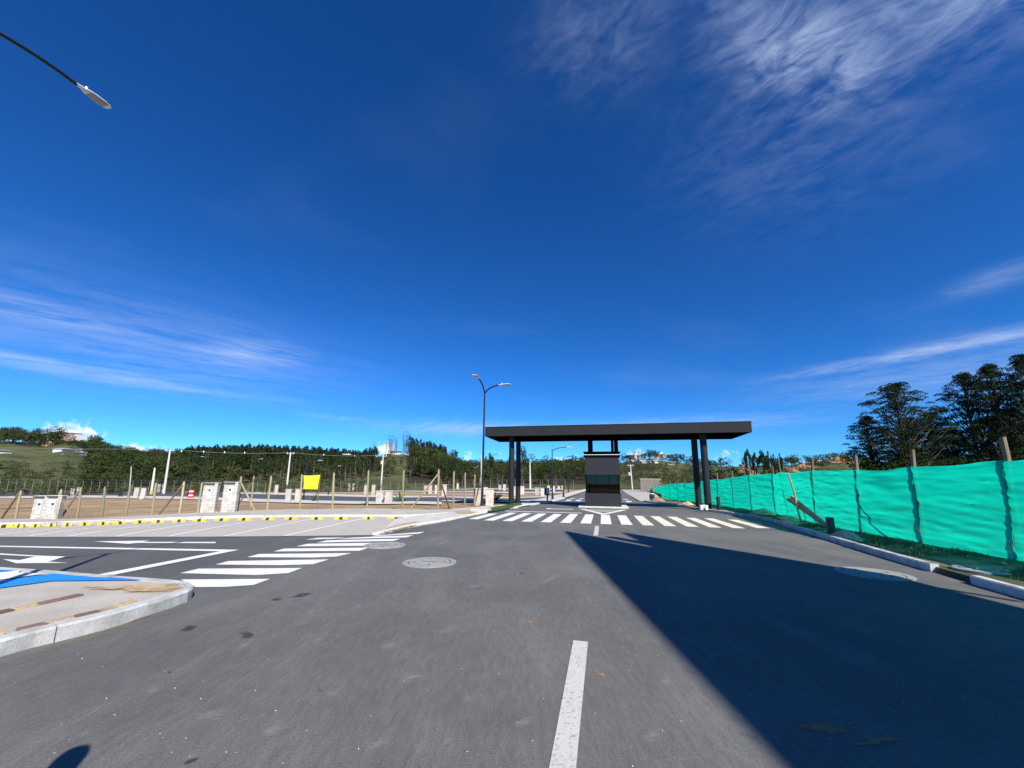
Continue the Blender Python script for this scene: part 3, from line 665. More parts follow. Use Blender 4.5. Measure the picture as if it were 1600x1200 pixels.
NP = [(p*NSC(p), CAMH + (hc-CAMH)*NSC(p), CAMH + (hp-CAMH)*NSC(p), ln*.8) for p, hc, hp, ln in NP]
fence = thing('netting_fence', 'long bright green shade-net fence on wooden stakes along the right verge', 'fence', NP[3][0])
def rel(o, parent):   # world-space mesh hung under a thing that stands elsewhere
    o.parent = parent; o.matrix_parent_inverse = Matrix.Translation(parent.location).inverted() if parent.rotation_euler.z == 0 else parent.matrix_basis.inverted(); return o
outn = Vector((RC, -RS, 0))
heads = []
for i, (p, hc, hp, ln) in enumerate(NP):
    b = Vector((p.x, p.y, vz(p)-.1)) + outn*.035; tp_ = b + Vector((ln, 0, hp+.1)); heads.append((Vector((p.x, p.y, 0)), p + Vector((ln*hc/hp, 0, 0)), hc))
    mb = MB(); n_ = 7; pts_ = [b.lerp(tp_, j/(n_-1)) + Vector((random.gauss(0, .012), random.gauss(0, .012), 0)) for j in range(n_)]
    r0 = .048 if i < 7 else .040
    mb.tube(pts_, [r0*random.uniform(.9, 1.12) for _ in range(n_)], 8); rel(mb.build('stake', 'weathered_wood', smooth=True), fence)
for i in range(len(NP)-1):
    (a0, a1, ha), (b0, b1, hb) = heads[i], heads[i+1]; nu, nw = max(10, int((b0-a0).length*9)), 44; mb = MB(); L_ = (b0-a0).length
    for u in range(nu+1):
        s = u/nu
        for v_ in range(nw+1):
            t_ = v_/nw; lo = a0.lerp(b0, s); hi = a1.lerp(b1, s); p = lo.lerp(hi, t_)
            belly = math.sin(math.pi*s)
            zt = ha + (hb-ha)*s - .035*L_*.5*belly*(.9+.7*math.sin(i*2.1)) + .03*noise.noise(Vector((s*L_*1.3, i*4.0, 0))); zb = vz(p) - .03 + .05*noise.noise(Vector((p.x*.8, p.y*.8, 2)))
            z = zb + (zt-zb)*t_
            # folds pulled tight between stakes, belly in the wind, loose hem
            fold = .005*math.sin(z*30 + 2.2*math.sin(s*3 + i) + 3*noise.noise(Vector((s*2, z*1.5, i))))*belly**.5*(1.2-t_*.6)
            fold += .040*noise.noise(Vector((p.x*.9, p.y*.9, z*3.2 + i*3)))*belly + .022*noise.noise(Vector((p.x*1.3, p.y*1.3, z*11)))*belly**.5 + .016*noise.noise(Vector((p.x*1.6, p.y*1.6, z*26))) + .02*noise.noise(Vector((s*L_*2.2 + z*1.5, z*7 - s*2, i*7)))*(1-belly)
            wave = .10*belly*math.sin(math.pi*t_)*math.sin(i*1.7+.6) + .05*noise.noise(Vector((z*3.0, i*5.1, 0)))
            q = p - outn*(.030 + fold + wave*.5)
            mb.v.append((q.x, q.y, z))
    for u in range(nu):
        for v_ in range(nw): a = u*(nw+1)+v_; mb.f.append((a, a+1, a+nw+2, a+nw+1))
    rel(mb.build('net_panel', 'green_net', smooth=True), fence)
# slack brace stick behind the cloth
mb = MB(); mb.tube([R(8.06, 14.9, 1.25), R(8.10, 14.3, .85), R(8.12, 13.8, .3)], .022, 6); rel(mb.build('brace', 'weathered_wood'), fence)

# second netting fence far down the road
nf2 = thing('netting_fence', 'short far stretch of green netting below the grey block wall', 'fence', R(7, 60))
for i in range(7):
    a, b = R(8.4-i*.0 + i*.42, 44+i*7.5), R(8.4+(i+1)*.42, 44+(i+1)*7.5)
    mb = MB(); n_ = 8
    for u in range(n_+1):
        for v_ in range(6):
            p = a.lerp(b, u/n_); z = .1 + 1.25*v_/5 - .12*math.sin(math.pi*u/n_)*v_/5; q = p - outn*(.15*math.sin(math.pi*u/n_)+.05*math.sin(v_*2+u)); mb.v.append((q.x, q.y, z))
    for u in range(n_):
        for v_ in range(5): k_ = u*6+v_; mb.f.append((k_, k_+1, k_+7, k_+6))
    rel(mb.build('net_panel', 'green_net', smooth=True), nf2)
    mb = MB(); mb.tube([a + Vector((0, 0, -.1)), a + Vector((0, 0, 1.75))], .05, 6); rel(mb.build('stake', 'weathered_wood'), nf2)

# leaning props by the fence
pr = thing('leaning_prop', 'thin wooden stake with a plank leaned against it beside the right kerb', 'stake', R(7.5, 17.4))
a = R(7.25, 17.3, .1); mb = MB(); mb.tube([a, a + Vector((-.08, .02, .7)), a + Vector((-.14, .0, 1.3)), a + Vector((-.26, .05, 1.98))], [.035, .034, .033, .03], 7); rel(mb.build('stake', 'new_wood', smooth=True), pr)
def plank(p0, p1, w_, th, material, parent, name='plank'):
    d = (p1-p0); L_ = d.length; q = d.to_track_quat('Z', 'X').to_matrix().to_4x4(); mb = MB(); mb.box(-w_/2, w_/2, -th/2, th/2, 0, L_, Matrix.Translation(p0) @ q, bev=.004); return rel(mb.build(name, material), parent)
plank(R(7.75, 16.5, .16), R(7.1, 17.6, 1.18), .20, .04, 'new_wood', pr)
plank(R(7.85, 16.75, .16), R(7.06, 17.8, 1.12), .10, .05, 'weathered_wood', pr)
mb = MB(); mb.tube([R(7.35, 17.3, .12), R(7.42, 17.35, .45), R(7.38, 17.4, .8)], .014, 6); rel(mb.build('rod', 'new_wood'), pr)

def heap(name, c, rx, ry, h, material, label, cat, seed=0, group=None, rz=0.0):
    mb = MB(); n, k_ = 26, 8
    mb.v.append((0, 0, h))
    for j in range(1, k_+1):
        r_ = j/k_
        for i in range(n):
            an = 2*math.pi*i/n; e = 1 + .22*noise.noise(Vector((math.cos(an)*1.3, math.sin(an)*1.3, seed)))
            x, y = rx*r_*e*math.cos(an), ry*r_*e*math.sin(an)
            z = h*(1-r_**1.4) + .16*h*noise.noise(Vector((x*6, y*6, seed)))*(1-r_*.6) - (.06 if j == k_ else 0); mb.v.append((x, y, z))
    for j in range(k_):
        for i in range(n):
            if j == 0: mb.f.append((0, 1+i, 1+(i+1) % n))
            else: q, b = 1+(j-1)*n+i, 1+(j-1)*n+(i+1) % n; mb.f.append((q, q+n, b+n, b))
    o = mb.build(name, material, smooth=False, loc=c, rz=rz); return tag(o, label, cat, group)
mat('gravel', (.46, .40, .32), .95, .35, 12, .9, 40, fine=.35); mat('red_soil', (.42, .20, .10), .95, .3, 4, .6, 20, col2=(.30, .2, .12), c2scale=2)
heap('gravel_heap', R(6.95, 13.9, .12), .24, .75, .24, 'gravel', 'small pale gravel heap behind the kerb near the black stub', 'gravel', 1, rz=ROADROT)
heap('sand_heap', R(7.9, 20.0, .14), .45, 1.1, .22, 'sand', 'low sand heap under the netting left of the leaning plank', 'sand', 2, rz=ROADROT)
heap('sand_heap', R(8.3, 24.0, .14), .6, 1.0, .28, 'sand', 'low sand heap under the netting right of the gate columns', 'sand', 3, rz=ROADROT)
heap('sand_heap', R(7.35, 18.6, .14), .25, .9, .10, 'sand', 'thin strip of sand along the inside of the right kerb', 'sand', 4, rz=ROADROT)
heap('earth_heap', R(5.0, 40.4, .0), .8, 1.0, .45, 'red_soil', 'reddish earth heap at the far end of the near netting fence', 'earth', 5)
heap('sand_heap', R(6.4, 33.6, .10), .5, .6, .25, 'sand', 'small sand heap behind the right gate columns', 'sand', 6)
mat('black_plastic', (.018, .019, .022), .45, .15, 8)
mb = MB(); mb.lathe([(.11, -.1), (.11, .52), (.10, .55), (.08, .55), (.08, .50)], n=20); tag(mb.build('pipe_stub', 'black_plastic', loc=R(6.98, 14.75, .1), smooth=True), 'black plastic pipe stub standing on the verge near the gravel heap', 'pipe')
mb = MB(); mb.lathe([(.11, -.1), (.11, .78), (.10, .82), (.08, .82), (.08, .76)], n=20); tag(mb.build('pipe_stub', 'black_plastic', loc=R(7.0, 27.3, .1), smooth=True), 'taller black pipe stub right beside the right gate columns', 'pipe')
mat('white_block', (.66, .64, .60), .9, .2, 5, .4, 25)
blk = thing('concrete_block', 'pale hollow concrete block on the right kerb before the gate columns', 'block', R(5.95, 26.5, .12), ROADROT)
for q in ((-.22, -.06, 0, .30), (.06, .22, 0, .30)): mb = MB(); mb.box(q[0], q[1], -.12, .12, q[2], q[3], bev=.01); mb.build('block_side', 'white_block', blk)
mb = MB(); mb.box(-.06, .06, -.11, .11, .14, .33, bev=.01); mb.build('block_web', 'white_block', blk)
mb = MB(); mb.prism([(-.55, -.3), (.3, -.42), (.55, -.1), (.5, .35), (-.3, .4)], 0, .16); q = mb.build('concrete_lump', 'pale_concrete', loc=G(752, 799, .045)); tag(q, 'grey concrete lump on the pavement in front of the double street lamp', 'concrete')

# grass bed at the left gate columns
m = MB(); A = [G(x, y, .06) for x, y in ((764,800.5),(785,796.8),(803,792.6),(816,789.8))]; B = [G(x, y, .06) for x, y in ((757,796.5),(776,792.5),(798,789),(812,787.6))]
m.sheet(evenly(A, 12), evenly(B, 12), 3, .10, False); struct(up(m.build('grass_bed', 'grass')))
gv, gf = [], []
for i in range(1500):
    s, t_ = random.random(), random.random(); p = evenly(A, 12)[min(11, int(s*11))].lerp(evenly(B, 12)[min(11, int(s*11)+0)], t_) if False else A[0].lerp(A[-1], s).lerp(B[0].lerp(B[-1], s), t_)
    an = random.uniform(0, 6.28); o = len(gv); gv += [(p.x-.008, p.y, .10), (p.x+.008, p.y, .10), (p.x+.04*math.cos(an), p.y+.04*math.sin(an), .10+random.uniform(.04, .12))]; gf.append((o, o+1, o+2))
mb = MB(); mb.v, mb.f = gv, gf; tag(mb.build('bed_grass', 'blade'), 'short green grass in the bed before the left gate columns', 'grass', None, 'stuff')

# ------------------------------------------------------------------ gate canopy
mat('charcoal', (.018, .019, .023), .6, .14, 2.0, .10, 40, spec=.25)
mat('charcoal_panel', (.020, .021, .025), .7, .12, 1.2, .06, 30, spec=.22)
mat('booth_panel', (.024, .026, .032), .7, .12, 1.2, .06, 30, spec=.25)
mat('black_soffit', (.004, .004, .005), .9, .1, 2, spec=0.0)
can = thing('gate_canopy', 'wide charcoal flat-roofed gate canopy on four round columns spanning the road', 'canopy', R(.5, 29.2), ROADROT)
X0, X1, Y0, Y1, ZB, ZT = -8.75, 8.72, -2.15, 1.95, 4.92, 5.58
mb = MB(); mb.box(X0+.05, X1-.05, Y0+.05, Y1-.05, ZB+.04, ZT-.02); mb.build('roof_slab', 'charcoal', can)
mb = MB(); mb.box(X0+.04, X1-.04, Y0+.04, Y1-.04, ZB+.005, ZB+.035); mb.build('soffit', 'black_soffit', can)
n_ = 6
for k in range(n_):
    a, b = X0 + (X1-X0)*k/n_, X0 + (X1-X0)*(k+1)/n_
    for y0, y1 in ((Y0, Y0+.045), (Y1-.045, Y1)):
        mb = MB(); mb.box(a+.002, b-.002, y0, y1, ZB, ZT, bev=.003); mb.build('fascia_panel', 'charcoal_panel', can)
for x0, x1 in ((X0-.0, X0+.045), (X1-.045, X1)):
    mb = MB(); mb.box(x0-.002, x1+.002, Y0+.047, Y1-.047, ZB, ZT, bev=.003); mb.build('fascia_panel', 'charcoal_panel', can)
mb = MB(); mb.box(X0-.02, X1+.02, Y0-.02, Y1+.02, ZT, ZT+.035, bev=.005); mb.build('coping', 'charcoal', can)
for x, y, r_ in ((-6.95, -1.25, .19), (-6.98, 1.25, .19), (6.05, -1.25, .21), (6.05, 1.35, .21)):
    mb = MB(); mb.lathe([(r_, 0.0), (r_, ZB+.02)], (x, y, 0), 32); c_ = mb.build('column', 'charcoal', can, smooth=True)
    mb = MB(); mb.lathe([(r_+.10, .02), (r_+.10, .12), (r_+.02, .14)], (x, y, 0), 24); mb.build('base_plate', 'charcoal', c_, smooth=True)

# ------------------------------------------------------------------ guard booth
bo = thing('guard_booth', 'charcoal guard booth with dark wraparound windows under the gate canopy', 'booth', R(-.03, 28.3), ROADROT)
def bpart(name, q, material, parent=bo, bev=.006):
    mb = MB(); mb.box(*q, bev=bev); return mb.build(name, material, parent)
W_ = 1.22; D_ = 2.4
bpart('plinth', (-W_-.45, W_+.45, -.35, D_+.3, 0, .10), 'white_kerb')
for q in ((-W_, W_, 0, .12, .10, .98), (-W_, W_, D_-.12, D_, .10, .98), (-W_, -W_+.12, .122, D_-.122, .10, .98), (W_-.12, W_, .122, D_-.122, .10, .98)): bpart('base_panel', q, 'booth_panel')
bpart('floor_slab', (-W_+.13, W_-.13, .13, D_-.13, .10, .14), 'concrete')
W2 = 1.16
for q in ((-W2, W2, .02, .12, 2.25, 3.52), (-W2, W2, D_-.12, D_-.02, 2.25, 3.52), (-W2, -W2+.1, .122, D_-.122, 2.25, 3.52), (W2-.1, W2, .122, D_-.122, 2.25, 3.52)): bpart('upper_panel', q, 'booth_panel')
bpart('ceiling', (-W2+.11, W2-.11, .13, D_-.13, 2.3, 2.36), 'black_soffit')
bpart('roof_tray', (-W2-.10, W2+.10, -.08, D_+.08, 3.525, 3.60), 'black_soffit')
mat('white_trim', (.72, .72, .70), .6, .08, 4)
bpart('white_trim', (-W2-.13, W2+.13, -.11, D_+.11, 3.615, 3.665), 'white_trim')
bpart('roof_cap', (-W2-.04, W2+.04, -.02, D_+.02, 3.672, 3.80), 'black_soffit')
bpart('roof_rim', (-W2-.12, W2+.12, -.10, D_+.10, 3.802, 3.86), 'black_soffit')
for x in (-W2, W2-.08):
    for y in (.02, D_-.10): bpart('window_post', (x, x+.08, y, y+.08, .98, 2.25), 'black_soffit')
bpart('window_post', (.42, .45, .03, .06, .98, 2.25), 'black_soffit'); bpart('window_post', (-.45, -.42, .03, .06, .98, 2.25), 'black_soffit')
def glass_mat():
    m_ = bpy.data.materials.new('tinted_glass'); m_.use_nodes = True; t = m_.node_tree; t.nodes.clear(); k = NT(t)
    g = k.n('ShaderNodeBsdfGlossy'); g.inputs['Roughness'].default_value = .01; g.inputs[0].default_value = (.9, .9, .9, 1)
    tp = k.n('ShaderNodeBsdfTransparent'); tp.inputs[0].default_value = (.30, .30, .31, 1)
    fr = k.n('ShaderNodeFresnel'); fr.inputs[0].default_value = 1.5; mx = k.n('ShaderNodeMixShader'); k.put(mx.inputs[0], k.m('MULTIPLY', fr.outputs[0], .8))
    t.links.new(tp.outputs[0], mx.inputs[1]); t.links.new(g.outputs[0], mx.inputs[2]); o = k.n('ShaderNodeOutputMaterial'); t.links.new(mx.outputs[0], o.inputs[0]); MATS['tinted_glass'] = m_
glass_mat()
for x0, x1 in ((-W2+.08, -.45), (-.42, .42), (.45, W2-.08)): bpart('window_pane', (x0+.002, x1-.002, .040, .050, .985, 2.245), 'tinted_glass', bev=0)
for x in (-W2+.03, W2-.04): bpart('window_pane', (x, x+.01, .104, D_-.104, .985, 2.245), 'tinted_glass', bev=0)
bpart('window_pane', (-W2+.082, W2-.082, D_-.05, D_-.04, .985, 2.245), 'tinted_glass', bev=0)
mat('brown_board', (.52, .33, .21), .7, .2, 3, stretch=(1, 1, .3)); mat('dark_interior', (.05, .05, .052), .7)
bpart('inner_board', (.52, W2-.14, .72, .76, .15, 2.2), 'brown_board'); bpart('inner_board', (-W2+.14, -.50, D_-.5, D_-.46, .15, 2.2), 'brown_board')
bpart('desk', (-W_+.16, W_-.16, .14, .62, .86, .90), 'dark_interior'); bpart('monitor', (.02, .42, .36, .40, .93, 1.20), 'dark_interior'); bpart('desk_phone', (-.2, -.02, .2, .36, .90, .97), 'dark_interior')
# posts that carry on from the booth roof up to the canopy
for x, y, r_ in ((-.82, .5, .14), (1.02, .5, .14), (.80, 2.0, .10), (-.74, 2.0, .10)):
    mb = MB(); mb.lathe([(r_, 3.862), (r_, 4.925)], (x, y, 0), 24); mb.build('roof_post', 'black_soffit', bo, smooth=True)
# small white-faced access post on the left of the lane
ap = thing('access_post', 'small black access reader post with white face left of the booth', 'post', R(-4.75, 34.6, .07), ROADROT)
mb = MB(); mb.box(-.06, .06, -.06, .06, 0, .62, bev=.01); mb.build('stem', 'black_plastic', ap)
mb = MB(); mb.box(-.26, .16, -.10, .10, .55, 1.15, bev=.02); mb.build('housing', 'black_plastic', ap)
mb = MB(); mb.box(-.08, .12, -.112, -.102, .66, 1.08, bev=.0); mb.build('face_plate', 'white_trim', ap)
# ------------------------------------------------------------------ wheel stops
mat('yellow_rubber', (.72, .48, .02), .6, .12, 6); mat('black_rubber', (.02, .02, .02), .7)
def wheel_stop():
    o = thing('wheel_stop', 'x', 'wheel stop', (0, 0, 0), 0, 'yellow wheel stops in the parking bays')
    def seg(x0, x1, material, name, e0=0, e1=0, grow=0.0):
        mb = MB(); g_ = grow
        prof = [(-.075-g_, 0), (-.075-g_, .05), (-.045, .10+g_), (.045, .10+g_), (.075+g_, .05), (.075+g_, 0)]
        A = [Vector((x0 + e0*(z/.1), y, z)) for y, z in prof]; B = [Vector((x1 - e1*(z/.1), y, z)) for y, z in prof]
        mb.add(A+B, [(k, (k+1) % 6, 6+(k+1) % 6, 6+k) for k in range(6)] + [(5,4,3,2,1,0), (6,7,8,9,10,11)]); mb.build(name, material, o)
    seg(-.36, -.085, 'yellow_rubber', 'yellow_end', e0=.08); seg(.085, .36, 'yellow_rubber', 'yellow_end', e1=.08); seg(-.083, .083, 'black_rubber', 'black_band', grow=.002)
    return o
ws0 = wheel_stop(); stops = []
SPX = list(zip((7,30,55,80,105,131,160,186,217,247,280,312,347,382,419,455,495,533,576), (825,824.5,824,823,822.5,821.5,820.5,819.5,818,817,816,815,814.2,813.6,813,812.6,812.2,811.9,811.6)))
pts_ = [GT(*q) for q in SPX]
for i, p in enumerate(pts_):
    o = ws0 if i == 0 else copy_tree(ws0)
    a, b = pts_[max(0, i-1)], pts_[min(len(pts_)-1, i+1)]
    o.location = (p.x, p.y, zg(p.x, p.y)+.012); o.rotation_euler.z = math.atan2(b.y-a.y, b.x-a.x)
    s_ = min(1.0, (b-a).length/2*.75/.72*1.15) if 0 < i < len(pts_)-1 else .8
    o.scale = (max(.26, s_*.80), 1, 1)
    n = len(pts_)-i
    ords = ['rightmost', 'second', 'third', 'fourth', 'fifth', 'sixth', 'seventh', 'eighth', 'ninth', 'tenth', 'eleventh', 'twelfth', 'thirteenth', 'fourteenth', 'fifteenth', 'sixteenth', 'seventeenth', 'eighteenth', 'nineteenth'][n-1]
    o['label'] = ('yellow wheel stop with black band, rightmost whole one of the row' if n == 1 else 'yellow wheel stop with black band, %s from the right end of the row' % ords)
hb = thing('wheel_stop', 'half-hidden pale yellow wheel stop stub at the right end of the row', 'wheel stop', GT(612, 810.6), .3, 'yellow wheel stops in the parking bays')
mb = MB(); mb.box(-.2, .12, -.07, .07, 0, .09, bev=.02); mb.build('yellow_end', 'yellow_rubber', hb); mb = MB(); mb.box(.122, .25, -.065, .065, 0, .06, bev=.01); mb.build('black_band', 'black_rubber', hb)

# ------------------------------------------------------------------ wooden post fence on the lots
wf = thing('post_fence', 'row of bare pointed wooden fence posts with diagonal braces behind the parking bays', 'fence', GT(417, 800))
def post(px, yb, yt, r_=.058, material='new_wood', pxt=None, name='post', fencing=wf):
    b = GT(px, yb); t_ = DP(pxt if pxt is not None else px + (800-px)*.17*(yb-yt)/610*2.2*.9, yt, b.y)
    mb = MB(); d = (t_-b); n_ = 6
    mb.tube([b - d.normalized()*.25] + [b + d*(k/n_) + Vector((random.gauss(0, .008), random.gauss(0, .008), 0)) for k in range(n_)] + [t_ - d.normalized()*.10, t_], [r_]*(n_+1) + [r_*.95, .012], 8)
    rel(mb.build(name, material, smooth=True), fencing); return b, t_
def brace(p0, p1, r_=.05, material='new_wood', name='brace', fencing=wf):
    mb = MB(); mb.tube([p0.lerp(p1, k/4) for k in range(5)], r_, 8); rel(mb.build(name, material, smooth=True), fencing)
PP = {}
for key, px, yb, yt, pxt in ((0, -40, 814, 765, -34), (1, 23, 813, 766, 33), (2, 88, 813, 764, 96), (3, 120, 811, 761, 127), (4, 159, 811, 760, 164), (5, 196, 809, 757, 204), (6, 237, 806, 754, 244), (7, 280, 805, 752, 288), (8, 308, 804, 753, 316), (9, 371, 801, 744, 377), (10, 417, 800, 743, 424), (11, 468, 798, 741, 472), (12, 519, 797, 738, 522), (13, 573, 796.5, 734, 576), (14, 629, 796, 734, 631), (15, 684, 797, 733, 685.5), (16, 708, 794, 736, 709.5), (17, 726, 791, 738, 727), (18, 741, 789, 741, 742)):
    PP[key] = post(px, yb, yt, pxt=pxt, material='new_wood')
def foot(px, y): return GT(px, y)
for k, fx, fy, mt in ((1, 0, 812.5, 'weathered_wood'), (2, 114, 811, 'new_wood'), (3, 88+5, 811.5, 'weathered_wood'), (7, 246, 805.5, 'weathered_wood'), (9, 400, 800, 'new_wood'), (15, 640, 796, 'new_wood'), (15, 702, 793, 'weathered_wood')):
    b, t_ = PP[k]; f_ = foot(fx, fy); brace(f_ + Vector((0, 0, -.05)), b.lerp(t_, .88) - Vector((0, .09, 0)), .05, mt)
# braced corner behind the near pair of meter pillars
b, t_ = PP[9]; brace(foot(366, 799), DP(397, 749, b.y+2.2), .05, 'weathered_wood'); q = post(392, 791, 743, pxt=397)
brace(foot(742, 790), DP(752, 742, 28.5), .045, 'new_wood')
# yellow cloth hung between two posts
b, t_ = PP[11]; dep = b.y - .12
yb_ = thing('yellow_banner', 'plain bright yellow cloth sheet hung between fence posts', 'banner', (b.x, dep, 0))
mb = MB(); nx, ny = 16, 12
c4 = [DP(474.5, 743, dep), DP(500, 742, dep), DP(496.5, 764.5, dep), DP(474, 764, dep)]
for i in range(nx+1):
    for j in range(ny+1):
        s, t2 = i/nx, j/ny; p = c4[0].lerp(c4[1], s).lerp(c4[3].lerp(c4[2], s), t2); p = p + Vector((0, .03*math.sin(s*9+t2*3) + .03*noise.noise(Vector((s*3, t2*4, 1))), -.02*math.sin(math.pi*s)*(1-t2))); mb.v.append(tuple(p))
for i in range(nx):
    for j in range(ny): a = i*(ny+1)+j; mb.f.append((a, a+1, a+ny+2, a+ny+1))
mat('yellow_cloth', (.85, .66, .03), .8, .1, 3); rel(mb.build('cloth', 'yellow_cloth', smooth=True), yb_)
for q in (c4[0], c4[3]): mb = MB(); mb.tube([q, q + Vector((-.16, .1, .02))], .008, 5); rel(mb.build('tie_cord', 'white_trim'), yb_)
mb = MB(); mb.tube([Vector((c4[1].x, dep+.06, zg(c4[1].x, dep)-.1)), c4[1] + Vector((0, .05, .05))], .025, 6); rel(mb.build('support_stake', 'weathered_wood'), yb_)

# ------------------------------------------------------------------ meter pillars of grey block
mat('grey_block', (.50, .475, .44), .95, .2, 4, .5, 25, objvar=.14, fine=.2); mat('mortar', (.33, .31, .29), .95, .1, 6); mat('pale_pillar', (.50, .45, .40), .95, .25, 3, .4, 15, objvar=.15); mat('meter_panel', (.58, .57, .53), .7, .1, 4); mat('slate', (.05, .05, .055), .6)
blockm = MB(); blockm.box(-.145, .145, -.18, .18, .004, .186, bev=.006)
blk_src = None
def pillar(p, h, label, group, rz=0.0, wide=.62, full=True, tone=1):
    global blk_src
    o = thing('meter_pillar', label, 'pillar', p, rz, group); n = max(4, int(round(h/.19)))
    mb = MB(); mb.box(-wide/2+.015, wide/2-.015, -.17, .17, -.3, n*.19-.003, bev=.01); mb.build('core' if full else 'body', 'mortar' if full else 'pale_pillar', o)
    for c in range(n if full else 0):
        xs = (-.155, .155) if c % 2 == 0 else (-.232, 0.0, .232)
        for x in xs:
            sx_ = 1.05*(wide/.62) if c % 2 == 0 else (.52 if x else 1.02)*(wide/.62)
            if blk_src is None: blk_src = blockm.build('block', 'grey_block', o); q = blk_src
            else: q = piece(blk_src, o)
            q.location = (x*(wide/.62), 0, c*.19); q.scale = (sx_, 1.0, 1.0)
    zt = n*.19
    mb = MB(); mb.box(-wide/2-.03, wide/2+.03, -.22, .22, zt, zt+.05, bev=.008); mb.build('cap', 'white_block', o)
    if full:
        mb = MB(); mb.box(-wide/2-.02, wide/2-.16, -.262, -.222, zt-.06, zt+.03, bev=.004); mb.build('rain_hood', 'slate', o)
        mb = MB(); mb.box(-.13, .10, -.205, -.182, zt-.98, zt-.22, bev=.004); pn = mb.build('meter_panel', 'meter_panel', o)
        mb = MB(); mb.tube([(-.015, -.206, zt-.42), (-.015, -.235, zt-.42)], .062, 16); mb.build('meter_window', 'slate', pn)
        for dz_ in (.58, .68): mb = MB(); mb.box(-.03, .0, -.212, -.2055, zt-dz_-.05, zt-dz_); mb.build('valve_slot', 'slate', pn)
    return o
def facing(p): return math.atan2(p.x, -p.y) + math.pi if False else -math.atan2(p.x, p.y)*.35
def hgt(px, yb, yt): b = GT(px, yb); return b, DP(px, yt, b.y).z - b.z
for px, yb, yt, lab in ((61, 813, 774, 'grey block meter pillar, left one of the pair at the far left of the lot'), (82, 813, 773, 'grey block meter pillar, right one of the pair at the far left of the lot'),
                        (325, 803, 755.5, 'grey block meter pillar, left one of the nearest pair beside the braced posts'), (357, 802.5, 755, 'grey block meter pillar, right one of the nearest pair beside the braced posts')):
    b, h = hgt(px, yb, yt); pillar(b, h-.05, lab, 'grey block meter pillars on the lots', facing(b), .60 if px < 200 else .78)
k_ = 0
spots = [(113,773,763,'left'), (122.5,773,762,'right'), (212,778,762,'left'), (222.5,779,763,'right'), (247,770,756,'left'), (255,770,757,'right'), (431,773,758,'only'), (450,783,765,'left'), (465,783,765,'right'), (545,767,756,'left'), (552,767,756,'right'), (571,772,758,'left'), (583,773,758,'right'), (593,786,766,'left'), (607,786,766,'right'), (665,771,759,'left'), (672,771,759,'right'), (682,771,758,'left'), (694,774,758,'right'), (715,765,755,'only'), (749,788,761,'left'), (758.5,772,761,'mid'), (765,788.5,763,'right'), (781,766,757,'left'), (788,767,757,'right'), (804,774,760,'mid'), (816,772,759,'mid'), (839,773,763,'left'), (848,774,763,'right'), (857,768,759,'mid'), (865,769,759,'mid'), (873,765,759,'left'), (879,766,759,'right')]
for px, yb, yt, sd_ in spots:
    b, h = hgt(px, yb, yt); pillar(b, max(.8, h-.05), 'small pale meter pillar standing on the far lots beyond the post fence', 'far pale meter pillars', facing(b), .62, full=False)

# ------------------------------------------------------------------ far streets between the lots
mat('far_asphalt', (.075, .075, .078), .9, .15, .6)
def far_street(name, near, far, kerbs=True):
    A = [GT(*q) for q in near]; B = [GT(*q) for q in far]; n_ = 40
    A, B = evenly(A, n_), evenly(B, n_)
    m1 = MB(); m1.sheet(A, B, 4, .02); o = struct(up(m1.build(name, 'pale_concrete')))
    A2 = [a.lerp(b, .20) for a, b in zip(A, B)]; B2 = [a.lerp(b, .66) for a, b in zip(A, B)]
    m1 = MB(); m1.sheet(A2, B2, 3, .045); up(m1.build('roadway', 'far_asphalt', o)); return o
far_street('lot_street', ((-150,780),(0,779),(130,777.5),(300,780),(430,785),(520,787),(600,788),(690,788.5)), ((-150,769.5),(0,767.5),(130,765.5),(300,766.5),(430,769.5),(520,772),(600,774),(690,775)))
far_street('lot_street', ((180,767.5),(330,765.5),(430,764.8),(540,766),(640,768),(760,770.5),(880,771)), ((180,762.8),(330,761.8),(430,761.4),(540,762),(640,762.6),(760,763.4),(880,763.6)))
far_street('lot_street', ((690,783.5),(760,784.5),(800,785),(840,782),(868,779)), ((690,776),(760,777),(800,777),(840,776),(872,774.5)))
# pale kerb lines with spotted earth beyond the fence
for q in (((560,777),(640,778),(740,779.5),(800,780)), ((470,770.5),(600,771),(700,773),(790,774))):
    kr = MB(); A = evenly([GT(*p) for p in q], 20); kr.sheet(A, [a + Vector((0, .9, 0)) for a in A], 1, .07); struct(up(kr.build('lot_kerb', 'white_kerb')))
# parking bays on the right of the road past the gate
A = evenly([R(3.45, 40.5), R(3.95, 70), R(5.55, 129)], 30); B = evenly([R(6.0, 41), R(6.5, 50), R(8.6, 70), R(10.8, 129)], 30)
m = MB(); m.sheet(A, B, 2, .03, False); bays = up(struct(m.build('far_parking_bays', 'pavers')))
for i in range(2, 30, 3): painted('bay_line', [A[i], B[i], B[i] + R(0, .35), A[i] + R(0, .35)], 'faded_paint', bays, .04)

